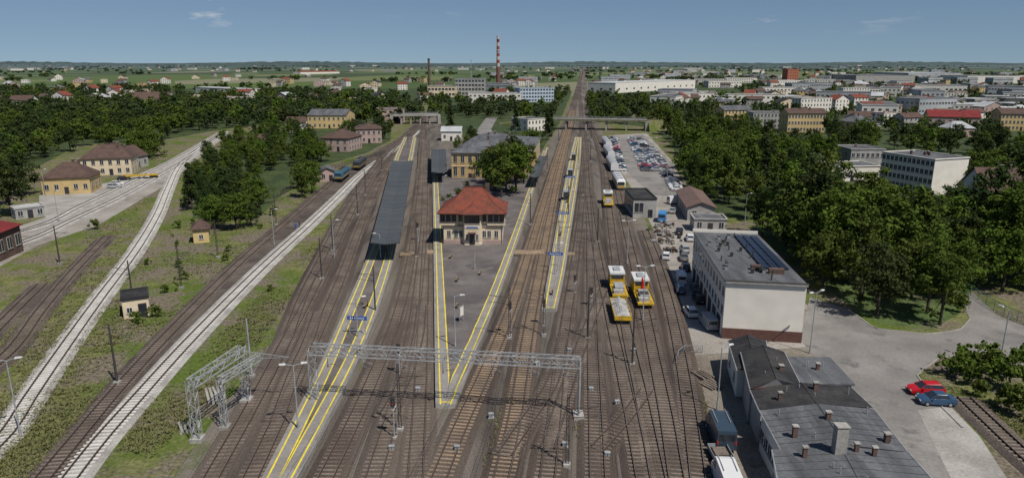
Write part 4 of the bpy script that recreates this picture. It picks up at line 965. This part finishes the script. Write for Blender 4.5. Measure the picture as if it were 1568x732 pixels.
for px,py,h in [(768,306,15),(790,300,17),(782,284,17),(758,294,14),(802,284,15),(747,274,11),(775,296,16),(756,284,14),
  (18,330,14),(-8,318,15),(35,300,13),(8,290,15),(330,350,9),(362,352,10),(345,322,11),(385,346,7.5),(322,330,9),(372,322,9),(352,300,9),
  (463,303,10),(478,296,10),(456,290,9),(482,280,9),(434,246,9),(418,262,8),(402,252,9),(702,300,3.5),(715,290,3),(395,240,8),(700,263,6)]:
    x,y=G(px,py); puttree(x,y,h)
x,y=G(295,322); place('spruce_tree',CONE,(x,y,0)); addT(x,y)
for px,py,s in [(213,244,1.0),(236,240,.95),(815,235,.9),(1210,262,1.0),(1090,270,1.0)]:
    x,y=G(px,py); place('willow_tree',WIL,(x,y,0),px,None,(s,s,s)); addT(x,y)
for px,py in [(838,215),(843,205),(690,202),(790,205),(1150,262),(1168,300)]:
    x,y=G(px,py); place('spruce_tree',CONE,(x,y,0),0,None,(1.1,1.1,1.3)); addT(x,y)
region([(1165,362),(1240,425),(1300,470),(1350,495),(1430,503),(1462,485),(1490,445),(1568,448),(1640,455),(1640,392),(1440,388),(1200,352)],80,12,19,5.0,NEAR)
region([(1040,235),(1058,300),(1105,326),(1150,345),(1205,330),(1240,275),(1330,240),(1345,228),(1250,215),(1180,205),(1100,200),(1000,190),(1010,205)],100,10,16,5.8,NEAR[:]+MID)
region([(1205,345),(1260,380),(1330,375),(1330,345),(1250,330)],18,8,12,5.5,NEAR)
region([(1440,345),(1500,345),(1500,380),(1440,375)],8,9,12,5,NEAR)
region([(1240,300),(1335,300),(1335,330),(1240,330)],16,7,10,5.5,NEAR)
region([(1470,300),(1568,320),(1640,320),(1640,220),(1440,215),(1350,215),(1360,230),(1470,260)],70,9,13,6.5,MID)
region([(285,340),(400,345),(395,262),(438,215),(400,205),(345,222),(300,262)],60,6,10,4.4,NEAR)
region([(400,262),(490,262),(498,240),(470,205),(410,205)],34,7,11,5,NEAR)
region([(0,262),(60,250),(120,228),(250,215),(345,190),(345,180),(0,200)],120,9,15,6.3,MID)
region([(500,215),(600,215),(600,185),(560,178),(470,200)],14,7,10,6,MID)
region([(700,262),(740,250),(730,215),(700,200),(690,230)],6,5,8,5,NEAR)
far=bpy.data.objects.new('distant_trees',None); COL.objects.link(far)
region([(-80,210),(640,188),(640,165),(600,150),(400,138),(-80,138)],1050,9,15,6.8,FAR,'woodland_tree',far)
region([(660,180),(860,185),(868,160),(876,140),(640,140)],180,8,13,7,FAR,'woodland_tree',far)
region([(905,190),(1010,192),(1100,188),(1150,165),(1060,145),(1000,150),(905,140),(898,150)],210,8,13,7,FAR,'woodland_tree',far)
region([(1060,200),(1660,215),(1660,125),(1200,128),(1000,132)],480,7,12,8,FAR,'woodland_tree',far)
def copse(px,py,n,sx,sy,ms):
    x,y=G(px,py)
    for i in range(n):
        a,b=x+random.uniform(-sx,sx)*1.5,y+random.gauss(0,sy)
        if abs(a-(32+(b-405)*.103))<14: continue
        s=random.uniform(.7,1.2); place('woodland_tree',random.choice(ms),(a,b,0),random.uniform(0,6),far,(s*1.5,s*1.2,s*.85))
for i in range(200):
    px=random.uniform(-60,1640); py=98.3+28*random.random()**1.5
    if 60<px<640 and 108<py<126 and random.random()<.6: continue
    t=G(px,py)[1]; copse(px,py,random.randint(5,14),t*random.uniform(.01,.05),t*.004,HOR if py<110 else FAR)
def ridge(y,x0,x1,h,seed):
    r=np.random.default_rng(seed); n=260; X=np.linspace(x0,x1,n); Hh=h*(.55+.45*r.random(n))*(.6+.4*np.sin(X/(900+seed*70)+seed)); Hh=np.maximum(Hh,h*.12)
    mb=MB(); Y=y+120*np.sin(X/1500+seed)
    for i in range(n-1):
        mb.poly([(X[i],Y[i],0),(X[i+1],Y[i+1],0),(X[i+1],Y[i+1]+60,Hh[i+1]),(X[i],Y[i]+60,Hh[i])],m_ridge_haze)
        mb.poly([(X[i],Y[i]+60,Hh[i]),(X[i+1],Y[i+1]+60,Hh[i+1]),(X[i+1],Y[i+1]+300,0),(X[i],Y[i]+300,0)],m_ridge_haze)
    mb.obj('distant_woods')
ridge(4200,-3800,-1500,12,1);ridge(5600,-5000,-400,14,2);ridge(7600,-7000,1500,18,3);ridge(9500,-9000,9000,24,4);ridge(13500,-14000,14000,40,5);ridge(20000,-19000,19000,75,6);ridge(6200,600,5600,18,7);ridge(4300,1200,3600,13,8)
for px,py,s in [(205,492,1),(215,496,.8),(236,486,1.1),(275,410,.9),(228,405,.8),(143,352,1.5),(1475,560,1.6),(1500,575,2),(1525,585,1.8),(1550,600,2.2),(1490,590,1.6),(1560,575,2),(1450,575,1.4),(1515,560,1.7),(1540,625,1.6),(1565,640,1.8),(1500,610,1.3),(1480,575,1.7),(345,400,.9),(360,330,1.5),(395,330,1.4),(1470,480,1.5),(270,350,1.2),(420,330,1.3),(690,305,1.0),(678,310,.8),(712,303,1)]+[(random.uniform(240,470),random.uniform(330,470),random.uniform(.3,.9)) for _ in range(26)]:
    x,y=G(px,py)
    if 26>0 and px<480 and (min(np.hypot(TRK['L2'][:,0]-x,TRK['L2'][:,1]-y).min(),np.hypot(TRK['L2d'][:,0]-x,TRK['L2d'][:,1]-y).min(),np.hypot(TRK['T3'][:,0]-x,TRK['T3'][:,1]-y).min())<3.5): continue
    place('bush',random.choice(BUSH),(x,y,0),random.uniform(0,6),None,(s,s,s))
GRASS=[([(0,780),(130,640),(220,540),(300,460),(430,340),(500,285),(480,262),(390,300),(300,340),(255,310),(150,470),(60,600),(-60,700)],6000),
 ([(230,700),(330,600),(400,520),(450,450),(500,360),(470,380),(400,450),(310,540),(230,620),(180,690)],3600),
 ([(-60,540),(80,410),(150,350),(240,290),(250,310),(200,380),(100,520),(0,650),(-60,700)],3500),
 ([(1405,575),(1440,552),(1500,548),(1568,572),(1640,620),(1640,720),(1568,690),(1470,615)],2500),
 ([(1062,650),(1050,560),(1060,560),(1090,650),(1100,732),(1085,732)],600),
 ([(735,720),(800,540),(812,540),(760,720)],350),([(1000,732),(985,600),(1000,600),(1025,732)],400),([(885,700),(875,560),(890,480),(898,480),(898,700)],300)]
V=[];Fq=[];T=[]
for poly,n in GRASS:
    xs=[p[0] for p in poly];ys=[p[1] for p in poly];k=0
    while k<n:
        px,py=random.uniform(min(xs),max(xs)),random.uniform(min(ys),max(ys))
        if not inpoly(px,py,poly):continue
        x,y=G(px,py);k+=1
        if math.sin(x*.23+y*.11)+math.sin(y*.17-x*.05)<-.2+random.gauss(0,.6): continue
        tn=random.random(); hh=random.uniform(.08,.28)
        for j in range(5):
            a=random.uniform(0,6.28);r0=random.uniform(.05,.35);bx,by=x+math.cos(a)*r0,y+math.sin(a)*r0;c,s=math.cos(a+1.57)*.08,math.sin(a+1.57)*.08
            ox,oy=math.cos(a)*hh*.9,math.sin(a)*hh*.9;m=len(V)
            V+= [(bx-c,by-s,0),(bx+c,by+s,0),(bx+ox+c*.4,by+oy+s*.4,hh),(bx+ox-c*.4,by+oy-s*.4,hh)];Fq.append((m,m+1,m+2,m+3));T+=[min(1,tn*.7+random.random()*.3)]*4
me=bpy.data.meshes.new('grass');me.from_pydata(V,[],Fq);me.materials.append(m_grs)
at=me.attributes.new('tone','FLOAT','POINT');at.data.foreach_set('value',np.array(T,dtype=np.float32));me.update();place('grass',me)
def person(px,py,top,yaw):
    x,y=G(px,py)
    J={'pel':(0,0,.95),'ch':(0,0,1.35),'nk':(0,0,1.5),'hd':(0,.03,1.68),'sl':(-.2,0,1.42),'el':(-.28,.02,1.15),'hl':(-.26,.15,.92),'sr':(.2,0,1.42),'er':(.29,.0,1.15),'hr':(.27,.12,.9),
       'kl':(-.12,.1,.5),'fl':(-.12,0,.08),'tl':(-.12,.18,.04),'kr':(.12,0,.5),'fr':(.13,-.15,.08),'tr':(.13,.03,.04),'pl':(-.1,0,.88),'pr':(.1,0,.88)}
    E=[('pel','ch'),('ch','nk'),('nk','hd'),('ch','sl'),('sl','el'),('el','hl'),('ch','sr'),('sr','er'),('er','hr'),('pel','pl'),('pl','kl'),('kl','fl'),('fl','tl'),('pel','pr'),('pr','kr'),('kr','fr'),('fr','tr')]
    Rd={'pel':.15,'ch':.17,'nk':.06,'hd':.11,'sl':.07,'sr':.07,'el':.045,'er':.045,'hl':.035,'hr':.035,'pl':.1,'pr':.1,'kl':.06,'kr':.06,'fl':.045,'fr':.045,'tl':.04,'tr':.04}
    ks=list(J);me=bpy.data.meshes.new('person');me.from_pydata([J[k] for k in ks],[(ks.index(a),ks.index(b)) for a,b in E],[]);me.materials.append(top)
    o=place('track_worker',me,(x,y,.1),yaw); md=o.modifiers.new('skin','SKIN')
    for k,sv in zip(ks,me.skin_vertices[0].data): sv.radius=(Rd[k],Rd[k]); sv.use_root=(k=='pel')
    o.modifiers.new('sub','SUBSURF').levels=1
for a in [(453,352,m_blue,.4),(459,349,m_dst,2.2)]: 
    try: person(*a)
    except Exception as ex: print('person',ex)
# ---------------------------------------------------------------- sky, sun, camera
w=bpy.data.worlds.new('World'); sc.world=w; w.use_nodes=True; nt=w.node_tree; nt.nodes.clear()
SD=Vector((.62,-.72,0)).normalized(); EL=math.radians(57)
tc=nd(nt,'ShaderNodeTexCoord')
sh=nd(nt,'ShaderNodeVectorMath',operation='ADD'); sh.inputs[1].default_value=(0,0,.10); nt.links.new(tc.outputs['Generated'],sh.inputs[0])
nm=nd(nt,'ShaderNodeVectorMath',operation='NORMALIZE'); nt.links.new(sh.outputs[0],nm.inputs[0])
sky=nd(nt,'ShaderNodeTexSky',sky_type='NISHITA'); sky.sun_disc=False; sky.sun_elevation=EL; sky.sun_rotation=math.atan2(SD.x,SD.y)
sky.air_density=1.0; sky.dust_density=.3; sky.ozone_density=3.0; sky.altitude=200
nt.links.new(nm.outputs[0],sky.inputs['Vector'])
mp=nd(nt,'ShaderNodeMapping'); mp.inputs['Scale'].default_value=(1,1,4.0); nt.links.new(tc.outputs['Generated'],mp.inputs['Vector'])
n1=noise(nt,mp.outputs[0],14,7,.58); n2=noise(nt,tc.outputs['Generated'],4,2,.5)
cl=mrange(nt,n1,.585,.70,0,.62); cl2=mrange(nt,n2,.48,.6,0,1)
mm=nd(nt,'ShaderNodeMath',operation='MULTIPLY'); nt.links.new(cl,mm.inputs[0]);nt.links.new(cl2,mm.inputs[1])
sep=nd(nt,'ShaderNodeSeparateXYZ'); nt.links.new(tc.outputs['Generated'],sep.inputs[0])
lim=mrange(nt,sep.outputs[2],.03,.06,0,1); mu=nd(nt,'ShaderNodeMath',operation='MULTIPLY'); nt.links.new(mm.outputs[0],mu.inputs[0]);nt.links.new(lim,mu.inputs[1])
c=mixc(nt,mu.outputs[0],sky.outputs[0],(8.0,8.3,8.8))
bg=nd(nt,'ShaderNodeBackground'); bg.inputs[1].default_value=.068; nt.links.new(c,bg.inputs[0])
wo=nd(nt,'ShaderNodeOutputWorld'); nt.links.new(bg.outputs[0],wo.inputs[0])
sd=bpy.data.lights.new('sun','SUN'); sd.energy=4.7; sd.angle=math.radians(.5); sd.color=(1,.95,.87)
so=bpy.data.objects.new('sun',sd); COL.objects.link(so)
dirv=Vector((SD.x*math.cos(EL),SD.y*math.cos(EL),math.sin(EL))); so.rotation_euler=dirv.to_track_quat('Z','Y').to_euler()
cam=bpy.data.cameras.new('camera'); cam.sensor_width=36; cam.lens=36*F/1568; cam.clip_end=60000; cam.clip_start=.5
co=bpy.data.objects.new('camera',cam); COL.objects.link(co); co.location=(0,0,H); co.rotation_euler=(math.pi/2-TH,0,0); sc.camera=co
sc.view_settings.view_transform='Standard'; sc.view_settings.look='None'; sc.view_settings.exposure=0
print('objects',len(bpy.data.objects))
